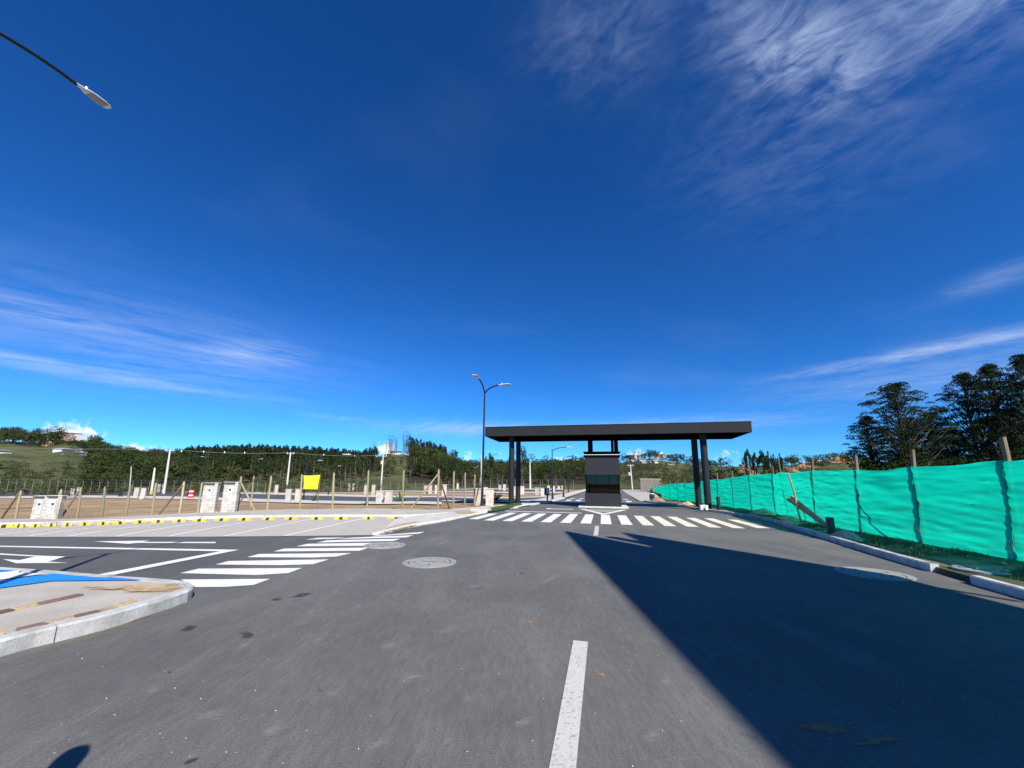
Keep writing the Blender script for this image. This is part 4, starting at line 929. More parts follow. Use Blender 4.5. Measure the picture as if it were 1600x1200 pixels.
# ------------------------------------------------------------------ manhole covers
mat('iron', (.20, .20, .20), .7, .18, 8, .4, 60, metal=.2); mat('cover_concrete', (.30, .295, .285), .9, .2, 5, .4, 40, fine=.2); mat('dark_gap', (.03, .03, .03), .9)
def manhole(p, r_, label, z=0.0, material='cover_concrete'):
    o = thing('manhole_cover', label, 'manhole', (p.x, p.y, z), ROADROT, 'round manhole covers')
    mb = MB(); mb.lathe([(r_, -.06), (r_, .010), (r_-.01, .014), (r_*.80, .014), (r_*.80, -.02)], n=48); mb.build('ring', material, o)
    mb = MB(); mb.lathe([(r_*.795, -.02), (r_*.795, .007)], n=48); mb.build('gap', 'dark_gap', o)
    mb = MB(); mb.lathe([(r_*.765, -.02), (r_*.765, .012), (r_*.75, .016)], n=48); lid = mb.build('lid', material, o)
    for k in range(4):
        an = k*math.pi/2 + .4; mb = MB(); c_ = Vector((r_*.55*math.cos(an), r_*.55*math.sin(an), 0)); mb.lathe([(.028, .0), (.028, .0185)], c_, 10); mb.build('lift_hole', 'dark_gap', lid)
    mb = MB(); mb.box(-.16, .16, -.03, .03, .0, .019); mb.build('name_plate', 'iron', lid); return o
manhole((G(631, 879)+G(711, 879))/2, .54, 'round concrete manhole cover in the sunny road right of the side street zebra')
manhole(G(601, 852.5), .52, 'round manhole cover cutting into the end of the side street zebra stripes', .004)
manhole(G(1364, 896.5), .58, 'large pale manhole cover half in shadow beside the right kerb')
manhole(R(6.75, 9.3), .42, 'dusty manhole cover set in the verge below the netting', .135)

# ------------------------------------------------------------------ street lamps
mat('black_steel', (.018, .019, .022), .45, .1, 5, metal=.3); mat('lamp_white', (.74, .74, .72), .5, .08, 6); mat('lamp_lens', (.30, .30, .29), .35, .06, 2.5)
def lamp_head(parent, tip, d, s=1.0):
    """cobra-head LED lantern at the end of an arm that travels along d"""
    d = Vector(d).normalized(); sdv = d.cross(Vector((0, 0, 1))).normalized(); upv = sdv.cross(d)
    M = Matrix(((d.x, sdv.x, upv.x, tip.x), (d.y, sdv.y, upv.y, tip.y), (d.z, sdv.z, upv.z, tip.z), (0, 0, 0, 1)))
    prof = [(-.04, .045, .035), (.06, .06, .04), (.16, .075, .045), (.24, .13, .05), (.40, .16, .055), (.58, .165, .05), (.70, .14, .04), (.76, .08, .025)]
    mb = MB(); vs, fs = [], []; n = 12
    for x, hw, hh in prof:
        for k in range(n):
            a = 2*math.pi*k/n; zz = math.sin(a)*hh; vs.append(M @ Vector((x*s, math.cos(a)*hw*s, (zz if zz > 0 else zz*.35)*s)))
    for i in range(len(prof)-1):
        for k in range(n): fs.append((i*n+k, i*n+(k+1) % n, (i+1)*n+(k+1) % n, (i+1)*n+k))
    fs += [tuple(range(n))[::-1], tuple(range((len(prof)-1)*n, len(prof)*n))]; mb.add(vs, fs); h = mb.build('lamp_head', 'lamp_white', parent, smooth=True)
    mb = MB(); mb.box(.28*s, .66*s, -.12*s, .12*s, -.030*s, -.020*s, M, bev=.004*s); mb.build('lens', 'lamp_lens', h)
    mb = MB(); mb.tube([M @ Vector((.22*s, 0, .04*s)), M @ Vector((.22*s, 0, .13*s))], .028*s, 10); mb.build('photocell', 'lamp_white', h)
    mb = MB(); mb.tube([M @ Vector((-.10*s, 0, 0)), M @ Vector((.02*s, 0, 0))], .05*s, 10); mb.build('clamp', 'black_steel', h)
def street_lamp(base, H_, arms, label, group, s=1.0, r_=.085):
    o = thing('street_lamp', label, 'street lamp', base, 0, group)
    mb = MB(); mb.tube([(0, 0, 0), (0, 0, H_*.5), (0, 0, H_)], [r_, r_*.85, r_*.62], 12); mb.build('pole', 'black_steel', o, smooth=True)
    mb = MB(); mb.box(-.2, .2, -.2, .2, .0, .03, bev=.004); mb.lathe([(.13, .03), (.11, .25), (.09, .5)], n=12); mb.build('foot', 'black_steel', o)
    for dx_, dy_, rise, run in arms:
        dd = Vector((dx_, dy_, 0)).normalized(); pts_ = []
        for k in range(11):
            t_ = k/10; pts_.append(Vector((0, 0, H_-.15)) + dd*run*(t_**1.25) + Vector((0, 0, (rise+.15)*(1-(1-t_)**1.9))))
        mb = MB(); mb.tube(pts_, [.045*s]*11, 8); mb.build('arm', 'black_steel', o, smooth=True)
        lamp_head(o, pts_[-1], (pts_[-1]-pts_[-2]) + Vector((0, 0, -.0)), s)
    return o
# near lamp at the left: its pole stands outside the picture, its head and shadow inside
LB = Vector((-5.5, 2.7, IZ)); AE = Vector((-5.24, 3.86, 6.22)); NEAR_ARM = Vector((AE.x-LB.x, AE.y-LB.y, 0)); FORK = 5.95
street_lamp(LB, FORK-IZ, ((NEAR_ARM.x, NEAR_ARM.y, AE.z-FORK, NEAR_ARM.length), (-NEAR_ARM.x, -NEAR_ARM.y, AE.z-FORK, .62)), 'black curved lamp arm with white head entering at the upper left corner', 'black street lamps', .44, .07)
b = G(753, 790, .05); arm_s = DP(757, 613, b.y).z
street_lamp(b, arm_s, ((.955, -.25, .42, 1.05), (-.28, -.95, .62, 1.35)), 'tall black double-armed street lamp at the left end of the gate canopy', 'black street lamps', 1.15, .085)
b = R(-5.0, 40.2, .07); street_lamp(b, DP(863, 702, b.y).z-.1, ((1, -.1, .25, 1.5),), 'single-armed black street lamp seen between the left columns and the booth', 'black street lamps', .8, .07)
b = R(-4.6, 47.5, .07); street_lamp(b, 4.6, ((1, -.1, .25, 1.3),), 'shorter black street lamp just left of the booth beyond the gate', 'black street lamps', .7, .07)
for px, yb, yt, side, lab in ((293, 776, 717, 1, 'thin black street lamp on the far lots left of the nearest meter pillars'), (97, 765, 712, -1, 'thin black street lamp before the grassy hill at far left'), (474, 781, 724, 1, 'thin black street lamp on the lots behind the yellow cloth'),
                              (513, 773, 731, 1, 'thin black street lamp on the lots right of the yellow cloth'), (573, 788, 718, -1, 'thin black street lamp on the lots near the tall bare post'), (416, 772, 720, -1, 'thin black street lamp on the lots left of the leaning white pole'), (764, 770, 713, 1, 'thin black street lamp behind the double-armed one'), (888, 770, 722, 1, 'far thin street lamp past the gate beside the booth window')):
    b = GT(px, yb); h = DP(px, yt, b.y).z - b.z; street_lamp(b, h, ((side, -.2, .35, 1.5),), lab, 'black street lamps', .9, .08)

# ------------------------------------------------------------------ utility poles and wires
mat('pole_concrete', (.58, .56, .52), .9, .1, 2, .2, 20); mat('pole_yellow', (.75, .45, .03), .8, .1, 4); mat('wire', (.25, .26, .27), .6)
tops = []
def upole(px, yb, pxt, yt, label, depth=None, band=False, gear=True, r_=1.0):
    b = GT(px, yb); b = Vector((b.x, b.y, 0)) if depth is None else Vector((DP(px, yb, depth).x, depth, DP(px, yb, depth).z))
    t_ = DP(pxt, yt, b.y); z0 = land(b.x, b.y)
    o = thing('utility_pole', label, 'utility pole', (b.x, b.y, z0), 0, 'pale concrete utility poles')
    mb = MB(); mb.tube([Vector((b.x, b.y, z0-.3)), b.lerp(t_, .5), t_], [.24*r_, .20*r_, .15*r_], 10); rel(mb.build('shaft', 'pole_concrete', smooth=True), o)
    if band:
        for f0, f1, mt in ((.02, .14, 'pole_yellow'),): mb = MB(); p0, p1 = Vector((b.x, b.y, z0)).lerp(t_, f0), Vector((b.x, b.y, z0)).lerp(t_, f1); mb.tube([p0, p1], .262, 10); rel(mb.build('yellow_band', mt), o)
    if gear:
        mb = MB(); mb.box(t_.x-1.0, t_.x+1.0, t_.y-.06, t_.y+.06, t_.z-.35, t_.z-.23); rel(mb.build('crossarm', 'pole_concrete'), o)
        for k in (-.8, 0, .8): mb = MB(); mb.tube([t_ + Vector((k, 0, -.23)), t_ + Vector((k, 0, .12))], .06, 8); rel(mb.build('insulator', 'white_trim'), o)
    tops.append(t_); return o, t_
p1_, T1 = upole(257, 765, 266, 702, 'tall leaning white utility pole, leftmost with crossarm', 84)
p2_, T2 = upole(448, 763, 454, 707, 'leaning white utility pole with yellow band left of the yellow cloth', 98, True)
p3_, T3 = upole(595, 764, 599, 711, 'white utility pole with small box behind the bare posts', 110)
mb = MB(); mb.box(T3.x-.5, T3.x-.1, T3.y-.3, T3.y, T3.z-2.6, T3.z-1.6, bev=.05); rel(mb.build('transformer', 'pole_concrete'), p3_)
upole(238, 762, 242, 731, 'short white pole stub with yellow base left of the tallest white pole', 80, True, False)
upole(828.5, 763, 828, 722, 'plain white pole standing behind the left gate columns', 110, False, False)
p6_, T6 = upole(988, 764, 985, 726, 'white utility pole with transformer right of the booth', 125)
mb = MB(); mb.lathe([(.35, 0), (.35, .9), (.2, 1.0)], (T6.x-.5, T6.y, T6.z-3.4), 12); rel(mb.build('transformer', 'pole_concrete'), p6_)
upole(752.5, 765, 752, 711, 'white pole hidden close behind the double-armed street lamp', 100, False, False)
upole(204, 757, 205, 729, 'thin grey pole rising above the hedges at left', 84, False, False, .4)
def wire(a, b, sag, label, n=24):
    mb = MB(); mb.tube([a.lerp(b, k/n) - Vector((0, 0, sag*4*(k/n)*(1-k/n))) for k in range(n+1)], .03, 5); tag(mb.build('overhead_wire', 'wire'), label, 'wire', 'overhead wires')
for T_a, T_b, lab in ((T1, T2, 'overhead wire between the two left white utility poles'), (T2, T3, 'overhead wire between the middle and right white utility poles'), (DP(-260, 690, 95), T1, 'overhead wire running left from the leftmost tall pole')):
    wire(T_a, T_b, .5, lab)
for k in range(6):
    q = T1.lerp(T2, (k+.5)/6) - Vector((0, 0, .35)) if k < 4 else T2.lerp(T3, (k-3)/3) - Vector((0, 0, .35))
    mb = MB(); mb.lathe([(.09, -.2), (.13, 0), (.09, .2)], n=8); tag(mb.build('wire_spacer', 'white_trim', loc=q), 'small pale spacer hung on the overhead wires between the poles', 'spacer', 'wire spacers')

# ------------------------------------------------------------------ far mesh fence
mat('galvanised', (.33, .35, .34), .5, .1, 5, metal=.4); mat('dark_wire', (.07, .085, .08), .7)
mf = thing('mesh_fence', 'long thin mesh fence with pale posts at the foot of the hills', 'fence', DP(400, 760, 112))
line = [(-60, 108), (10, 108), (200, 112), (400, 116), (600, 118), (760, 120), (900, 122)]
ev = []
for px in range(-40, 905, 13):
    dp = 116.0/math.sqrt(1 + ((px-800)/FPX)**2); p = DP(px, 760, dp); z0 = land(p.x, p.y); ev.append(Vector((p.x, p.y, z0)))
for p in ev:
    mb = MB(); mb.tube([p + Vector((0, 0, -.1)), p + Vector((0, 0, 2.5)), p + Vector((0, -.25, 2.75))], .035, 6); rel(mb.build('post', 'galvanised'), mf)
for hz_ in (.4, 1.0, 1.6, 2.3, 2.8):
    mb = MB(); mb.tube([p + Vector((0, 0, hz_)) for p in ev], .022, 4); rel(mb.build('wire', 'dark_wire'), mf)

# ------------------------------------------------------------------ small things on the lots
mat('red_plastic', (.62, .05, .04), .5, .1, 5)
p = GT(297.5, 778); hyd = thing('red_barrel', 'small red and white traffic barrel on the far street left of the meter pillars', 'barrel', p)
mb = MB(); mb.lathe([(.42, 0), (.42, .12), (.34, .2), (.30, .8), (.34, .85), (.30, 1.25)], n=14); mb.build('body', 'red_plastic', hyd, smooth=True)
for z in (.32, .95): mb = MB(); mb.lathe([(.335, z), (.335, z+.16)], n=14); mb.build('white_band', 'white_trim', hyd)
for px, y, lab in ((186, 776, 'left one of two tiny dark posts on the far left street'), (189.5, 776, 'right one of two tiny dark posts on the far left street')):
    p = GT(px, y); o = thing('dark_post', lab, 'post', p); mb = MB(); mb.tube([(0, 0, 0), (0, 0, 1.3)], .12, 8); mb.build('stem', 'black_plastic', o); mb = MB(); mb.lathe([(.16, 1.2), (.16, 1.4)], n=8); mb.build('head', 'black_plastic', o)
for px, y, lab in ((490, 783, 'dry twiggy agave bush by the far street under the yellow cloth'), (625, 784, 'small dark twiggy bush by the far street behind the posts'), (775, 783, 'small twiggy green bush by the lamp foot')):
    p = GT(px, y); o = thing('bush', lab, 'bush', p, 0, 'small bushes on the lots'); mb = MB()
    for k in range(26):
        an = random.uniform(0, 6.28); el_ = random.uniform(.3, 1.3); L_ = random.uniform(.5, 1.3); d = Vector((math.cos(an)*math.cos(el_), math.sin(an)*math.cos(el_), math.sin(el_))); mb.tube([Vector((0, 0, 0)), d*L_*.6, d*L_ + Vector((0, 0, -.12))], [.02, .035, .005], 4)
    mb.build('blades', 'grass', o)
# block wall far right, white tank and small stones
wl = thing('block_wall', 'low grey block building wall above the far green netting', 'wall', DP(1017, 768, 92), ROADROT*.5)
a, b2 = DP(1003, 750, 92), DP(1034, 752, 92); W3 = (b2.x-a.x)/2
mat('wall_block', (.22, .19, .165), .95, .15, 1.5, .3, 10)
for c in range(8):
    for k in range(6):
        mb = MB(); x0 = -W3 + 2*W3*(k + (0 if c % 2 else -.5))/6; x1 = x0 + 2*W3/6; x0, x1 = max(-W3, x0)+.01, min(W3, x1)-.01
        if x1-x0 > .1: mb.box(x0, x1, -.15, .15, c*.35+.008, c*.35+.342); mb.build('block', 'wall_block', wl)
mb = MB(); mb.box(-W3-.1, W3+.1, -.2, 3.0, 2.805, 2.9); mb.build('roof_edge', 'pole_concrete', wl)
p = R(4.9, 43.5, .1); tk = thing('dark_barrel', 'small dark barrel with a white rim at the far netting corner', 'barrel', p); mb = MB(); mb.lathe([(.24, 0), (.27, .3), (.24, .55)], n=14); mb.build('body', 'black_plastic', tk, smooth=True); mb = MB(); mb.lathe([(.25, .55), (.25, .62), (.2, .63)], n=14); mb.build('rim', 'white_trim', tk)

# ------------------------------------------------------------------ what stands behind the camera and throws the long shadow: a two-faced hoarding
hd = thing('double_hoarding', 'large two-sided hoarding on posts behind the camera at the right, known by its shadow', 'hoarding', (9.2, -4, 0))
TIP1, TIP2 = Vector((1.83, 13.95)), Vector((3.73, 13.77)); ZH, ZL = 12.0, 6.1
mat('hoarding_sheet', (.55, .55, .53), .6, .1, 1); 
for tip in (TIP1, TIP2):
    c = tip - SH*SUNK*ZH
    mb = MB(); q = [(c.x, c.y), (c.x+.12, c.y), (c.x+.12-.30, c.y-13.2), (c.x-.30, c.y-13.2)]; mb.prism(q, ZL, ZH); rel(mb.build('panel', 'hoarding_sheet'), hd)
    for k in range(4): mb = MB(); y = c.y-1.2-k*3.5; mb.tube([(c.x+.25-.02*k, y, ZL-.3), (c.x+.25-.02*k, y, ZH-.2)], .07, 6); rel(mb.build('rib', 'black_steel'), hd)
c1, c2 = TIP1 - SH*SUNK*ZH, TIP2 - SH*SUNK*ZH
for y in (.2, -4.5, -9.2): mb = MB(); mb.tube([((c1.x+c2.x)/2, c1.y+y-1.0, -.1), ((c1.x+c2.x)/2, c1.y+y-1.0, ZH-.6)], .20, 12); rel(mb.build('post', 'black_steel'), hd)
# marker post left of the camera, whose rounded shadow reaches the picture's lower left corner
tipf = G(124, 1168); hm = 1.72; bp_ = Vector((tipf.x, tipf.y, 0)) - Vector((SH.x, SH.y, 0))*SUNK*hm
mk = thing('marker_post', 'round-headed marker post left of the camera, known by its shadow at lower left', 'post', bp_)
mb = MB(); mb.lathe([(.075, 0), (.075, hm-.08), (.06, hm-.03), (.02, hm)], n=16); mb.build('stem', 'black_plastic', mk, smooth=True)
# ------------------------------------------------------------------ trees
mat('bark', (.10, .075, .05), .95, .3, 3, .5, 15, stretch=(1, 1, .3)); mat('pale_bark', (.24, .20, .15), .95, .25, 2, .4, 12, stretch=(1, 1, .3))
leaf_mat('leaf_dark', (.038, .060, .022), .45, .22); leaf_mat('leaf_mid', (.056, .076, .031), .45, .25); leaf_mat('leaf_light', (.080, .105, .036), .4, .3); leaf_mat('leaf_pine', (.040, .056, .027), .45, .15); leaf_mat('leaf_tall', (.026, .044, .018), .55, .18); leaf_mat('leaf_olive', (.085, .094, .043), .4, .3)
def leaf_mesh(name, cen, siz, tone, material, flat=.0, tri=False):
    """cen (n,3) leaf places, siz (n,), tone (n,): one small face per leaf tuft"""
    n = len(cen); rng = np.random
    nrm = rng.normal(size=(n, 3)); nrm[:, 2] = np.abs(nrm[:, 2]) + flat; nrm /= np.linalg.norm(nrm, axis=1)[:, None]
    t1 = np.cross(nrm, rng.normal(size=(n, 3))); t1 /= np.linalg.norm(t1, axis=1)[:, None]; t2 = np.cross(nrm, t1)
    s1 = (siz*rng.uniform(.7, 1.3, n))[:, None]; s2 = (siz*rng.uniform(.35, .8, n))[:, None]
    k = 3 if tri else 4
    if tri: V_ = np.stack([cen + t1*s1, cen - t1*s1*.5 + t2*s2, cen - t1*s1*.5 - t2*s2], 1)
    else: V_ = np.stack([cen + t1*s1, cen + t2*s2 + nrm*s2*.3, cen - t1*s1, cen - t2*s2 - nrm*s2*.2], 1)
    me = bpy.data.meshes.new(name); me.vertices.add(n*k); me.vertices.foreach_set('co', V_.reshape(-1).astype(np.float32))
    me.loops.add(n*k); me.loops.foreach_set('vertex_index', np.arange(n*k, dtype=np.int32)); me.polygons.add(n); me.polygons.foreach_set('loop_start', np.arange(0, n*k, k, dtype=np.int32))
    me.update(calc_edges=True); at = me.attributes.new('tone', 'FLOAT', 'POINT'); at.data.foreach_set('value', np.repeat(np.clip(tone, 0, 1), k).astype(np.float32))
    me.materials.append(MATS[material]); return me
def clump(c, r, n):   # points through a soft ellipsoid, denser near its skin
    d = np.random.normal(size=(n, 3)); d /= np.linalg.norm(d, axis=1)[:, None]; return np.array(c) + d*np.array(r)*(np.random.uniform(.35, 1, n)**.5)[:, None]
def trunk_mesh(limbs, material):
    mb = MB()
    for pts_, rad_ in limbs: mb.tube(pts_, rad_, 7, caps=False)
    me = bpy.data.meshes.new('trunk'); me.from_pydata(mb.v, [], mb.f); me.materials.append(MATS[material]); me.polygons.foreach_set('use_smooth', [True]*len(me.polygons)); return me
# every prototype is one metre tall and one metre wide; trees are scaled copies
def proto_broad(seed, n=620, mat_='leaf_mid', low=.22):
    np.random.seed(seed); random.seed(seed); cs, ss, ts = [], [], []; limbs = [([Vector((0, 0, -.05)), Vector((.01, 0, .3)), Vector((0, .01, .62))], [.030, .024, .012])]
    for k in range(15):
        an, z = random.uniform(0, 6.28), random.uniform(low+.10, .93); rr = .36*math.sqrt(max(.05, 1-((z-.55)/.5)**2))*random.uniform(.45, 1); c = (rr*math.cos(an), rr*math.sin(an), z); q = random.uniform(.10, .19)
        m_ = int(n/15); cs.append(clump(c, (q, q, q*.75), m_)); ss.append(np.full(m_, .030)); ts.append(np.full(m_, random.random()) + np.random.normal(0, .12, m_) )
        if k < 7: limbs.append(([Vector((0, 0, .25+.05*k)), Vector(c)*.55 + Vector((0, 0, .12)), Vector(c)], [.012, .008, .003]))
    return leaf_mesh('crown', np.concatenate(cs), np.concatenate(ss), np.concatenate(ts), mat_, .3), trunk_mesh(limbs, 'bark')
def proto_pine(seed, n=420, bare=.38, mat_='leaf_pine', w_=.42):
    np.random.seed(seed); random.seed(seed); cs, ss, ts = [], [], []; limbs = [([Vector((0, 0, -.05)), Vector((.008, 0, .5)), Vector((0, 0, .98))], [.020, .015, .003])]
    L_ = 15
    for k in range(L_):
        z = bare + (1-bare)*(k+.5)/L_; rr = w_*(1-((k+.5)/L_)**1.3)*random.uniform(.7, 1.1) + .05
        for b in range(5):
            an = random.uniform(0, 6.28); m_ = max(3, int(n/L_/5*1.1)); s = np.random.uniform(.2, 1, m_); p = np.stack([s*rr*math.cos(an), s*rr*math.sin(an), z - s*.03 + np.random.normal(0, .012, m_)], 1) + np.random.normal(0, .025, (m_, 3)); cs.append(p); ss.append(np.full(m_, .034)); ts.append(np.full(m_, random.random()*.7 + .2*s.mean()) + np.random.normal(0, .1, m_))
    return leaf_mesh('crown', np.concatenate(cs), np.concatenate(ss), np.concatenate(ts), mat_, .4), trunk_mesh(limbs, 'pale_bark')
def proto_cypress(seed, n=1900):
    np.random.seed(seed); random.seed(seed); cs, ts = [], []
    for k in range(26):
        z = random.uniform(.12, .95); rr = .46*math.sin(math.pi*min(1, (z-.02)/1.02))**.7*random.uniform(.3, .9); an = random.uniform(0, 6.28); m_ = n//26
        cs.append(clump((rr*math.cos(an), rr*math.sin(an), z), (.10, .10, .09), m_)); ts.append(np.full(m_, random.random()) + np.random.normal(0, .1, m_))
    c = np.concatenate(cs); return leaf_mesh('crown', c, np.full(len(c), .032), np.concatenate(ts), 'leaf_dark', .1), trunk_mesh([([Vector((0, 0, -.05)), Vector((0, 0, .9))], [.02, .004])], 'bark')
def proto_tall(seed, pads=170, per=120, w_=.40):
    """tall open tree: bare ascending limbs that carry flat-bottomed leaf pads with sky between"""
    np.random.seed(seed); random.seed(seed); cs, ss, ts, limbs = [], [], [], []
    stem = [Vector((0, 0, -.04)), Vector((.01, .01, .3)), Vector((-.012, .0, .6)), Vector((.01, .01, .93))]; limbs.append((stem, [.016, .012, .008, .003]))
    for k in range(2): 
        an = random.uniform(0, 6.28); q = Vector((math.cos(an), math.sin(an), 0)); limbs.append(([Vector((0, 0, .18+.1*k)), q*.08 + Vector((0, 0, .45)), q*.13 + Vector((0, 0, .82))], [.010, .007, .003]))
    for k in range(pads):
        z = .10 + .90*((k+random.random())/pads); env = w_*(1.0 - .62*max(0, (z-.45)/.55)**2.0)*(.88+.12*min(1, z/.3)); an = random.uniform(0, 6.28); rr = env*random.uniform(.15, 1.0)
        if z > .93: rr *= .45
        c = Vector((rr*math.cos(an), rr*math.sin(an), z)); q = random.uniform(.030, .060); m_ = int(per*(q/.05)**1.6)
        d = np.random.normal(size=(m_, 3)); d /= np.linalg.norm(d, axis=1)[:, None]; d[:, 2] = np.abs(d[:, 2])      # domed pad
        p = np.array(c) + d*np.array((q*1.35, q*1.35, q*.42))*(np.random.uniform(.2, 1, m_)**.45)[:, None]; p[:, 2] -= .12*((p[:, 0]-c.x)**2 + (p[:, 1]-c.y)**2)/q
        cs.append(p); ss.append(np.full(m_, .0085 if per < 60 else .0068)); ts.append(np.full(m_, .2 + .6*random.random()) + np.random.normal(0, .12, m_))
        if rr > .05:
            r0 = Vector((0, 0, max(.08, z - rr*.75 - .03))); limbs.append(([r0, r0.lerp(c, .5) + Vector((0, 0, -.012)), c], [.0045, .0032, .0012]))
    return leaf_mesh('crown', np.concatenate(cs), np.concatenate(ss), np.concatenate(ts), 'leaf_tall', .5), trunk_mesh(limbs, 'bark')
PROTO = {'broad': [proto_broad(11), proto_broad(12, mat_='leaf_dark'), proto_broad(13, mat_='leaf_light'), proto_broad(14, mat_='leaf_olive')],
         'shrub': [proto_broad(21, 380, 'leaf_olive', .02), proto_broad(22, 380, 'leaf_mid', .02), proto_broad(23, 380, 'leaf_light', .02)],
         'pine': [proto_pine(31), proto_pine(32, bare=.45), proto_pine(33, bare=.3, w_=.36)], 'cypress': [proto_cypress(41), proto_cypress(42)],
         'open': [proto_tall(51, 40, 26, .34), proto_tall(52, 46, 26, .30)], 'tall': [proto_tall(61, 280), proto_tall(62, 290), proto_tall(63, 270, 120, .36)]}
random.seed(77); np.random.seed(77)
NAMES = {'broad': 'broadleaf_tree', 'shrub': 'shrub', 'pine': 'pine_tree', 'cypress': 'cypress_tree', 'open': 'open_crowned_tree', 'tall': 'tall_tree'}
def tree(kind, p, h, wdt, label, group, var=None, cat=None):
    cr, tr = random.choice(PROTO[kind]) if var is None else PROTO[kind][var]
    o = thing(NAMES[kind], label, cat or ('shrub' if kind == 'shrub' else 'tree'), p, random.uniform(0, 6.28), group); o.scale = (wdt, wdt, h)
    c = bpy.data.objects.new('crown', cr); COL.objects.link(c); c.parent = o
    t = bpy.data.objects.new('trunk', tr); COL.objects.link(t); t.parent = o; return o
def ray_depth(px, d):   # far things are surveyed by their distance from the camera, not by their depth
    return d*math.cos(math.atan((px-CXP)/FPX)) if d >= 100 else d
def at_px(kind, px, ytop, depth, wpx, label, group, var=None, cat=None, jitter=0):
    """a tree standing at this depth whose head reaches the height surveyed"""
    depth = ray_depth(px, depth); q = DP(px, ytop, depth); z0 = land(q.x, depth) - .1; return tree(kind, (q.x, depth, z0), max(1.0, q.z - z0), wpx*depth/FPX, label, group, var, cat)
# tall trees behind the netting, right
for px, yt, dep, wpx, var, lab in ((1395, 600, 58, 150, 0, 'tall dark tree behind the netting, leftmost of the big group at right'), (1352, 652, 62, 95, 2, 'small dark tree at the left edge of the big group at right'), (1452, 645, 64, 110, 1, 'lower dark tree in the gap of the big group at right'),
                                   (1502, 585, 60, 120, 1, 'tall dark tree just right of the gap in the big group'), (1545, 572, 57, 125, 2, 'tall flat-topped dark tree near the right edge of the picture'), (1596, 556, 55, 150, 0, 'tallest dark tree cut by the right edge of the picture'), (1660, 548, 56, 160, 1, 'tall dark tree outside the right edge of the picture'),
                                   (1420, 655, 68, 110, 0, 'dark tree half hidden behind the leftmost big tree'), (1575, 640, 66, 130, 2, 'lower dark tree between the two rightmost tall trees'), (1482, 670, 66, 110, 2, 'low dark tree below the gap of the big group')):
    at_px('tall', px, yt, dep, wpx, lab, 'tall dark trees behind the netting', var)
for px, yt, dep, wpx in ((1350, 705, 60, 60), (1385, 712, 56, 70), (1420, 700, 60, 80), (1465, 708, 58, 80), (1510, 704, 56, 80), (1560, 700, 55, 90), (1610, 698, 54, 90)):
    at_px('broad', px, yt, dep, wpx, 'dark undergrowth tree at the feet of the tall right-hand trees', 'undergrowth behind the netting', 1)
for k, (px, yt, wpx) in enumerate(((1167, 704, 17), (1178, 709, 15), (1190, 706, 18), (1201, 705, 15), (1209, 709, 14), (1216, 708, 12))):
    at_px('cypress', px, yt, 112 + 2*(k % 2), wpx, ['leftmost and tallest', 'second', 'third', 'fourth', 'fifth', 'rightmost'][k] + ' dark cypress in the clump beyond the netting', 'cypress clump beyond the netting')
for px, yt, dep, wpx, lab in ((1118, 726, 90, 38, 'dark bushy tree right of the gate columns, left one'), (1142, 722, 92, 40, 'dark bushy tree right of the gate columns, right one'), (1104, 735, 96, 22, 'small dark tree seen between the right gate columns and the bushy pair')):
    at_px('broad', px, yt, dep, wpx, lab, 'bushy trees right of the gate', 1)
# trees seen under the canopy
for px, yt, dep, wpx, kind, lab in ((763, 708, 135, 26, 'cypress', 'slim dark tree right behind the double-armed street lamp'), (816, 691, 140, 30, 'broad', 'tall rounded tree behind the left gate columns'), (806, 700, 150, 26, 'broad', 'dark tree between the two left gate columns'), (785, 718, 140, 34, 'broad', 'wide dark tree left of the left gate columns'),
                                    (835, 710, 170, 26, 'broad', 'dark tree just right of the left gate columns'), (858, 713, 190, 32, 'broad', 'tree behind the single-armed street lamp'), (892, 712, 240, 26, 'broad', 'dome-shaped tree on the hill left of the booth roof'), (905, 711, 240, 20, 'broad', 'dome-shaped tree on the hill touching the booth roof'), (984, 709, 290, 34, 'broad', 'dome-shaped dark tree on the hilltop right of the booth'), (1015, 706, 290, 30, 'broad', 'highest dark tree crown on the hill right of the booth'), (1052, 716, 300, 22, 'broad', 'small round tree on the hill left of the right columns'),
                                    (585, 690, 262, 20, 'open', 'tall narrow open-crowned tree sticking out of the ridge left of the gap'), (690, 704, 300, 16, 'open', 'single open tree on the ridge with cloud behind'), (710, 703, 300, 16, 'cypress', 'lone dark tree spire on the ridge left of the lamp post'), (38, 688, 285, 44, 'open', 'flat-crowned tree on the left ridge near the picture edge'), (50, 681, 285, 34, 'open', 'tallest open tree of the left ridge'), (8, 684, 285, 40, 'open', 'flat-topped tree cut by the left picture edge'), (65, 690, 285, 34, 'broad', 'broad dark tree right of the tallest one on the left ridge'), (90, 698, 285, 16, 'broad', 'round tree before the pale apartment blocks'), (115, 703, 270, 22, 'broad', 'dark tree right of the white roofs on the left ridge'), (150, 698, 300, 14, 'open', 'small tree left of the lone round one on the left ridge'), (186, 697, 300, 14, 'broad', 'lone round tree on the left skyline'), (322, 727, 160, 28, 'broad', 'light round tree before the grass slope left of the near pillars')):
    at_px(kind, px, yt, dep, wpx, lab, 'single trees on the hills', None if px != 322 else 3)
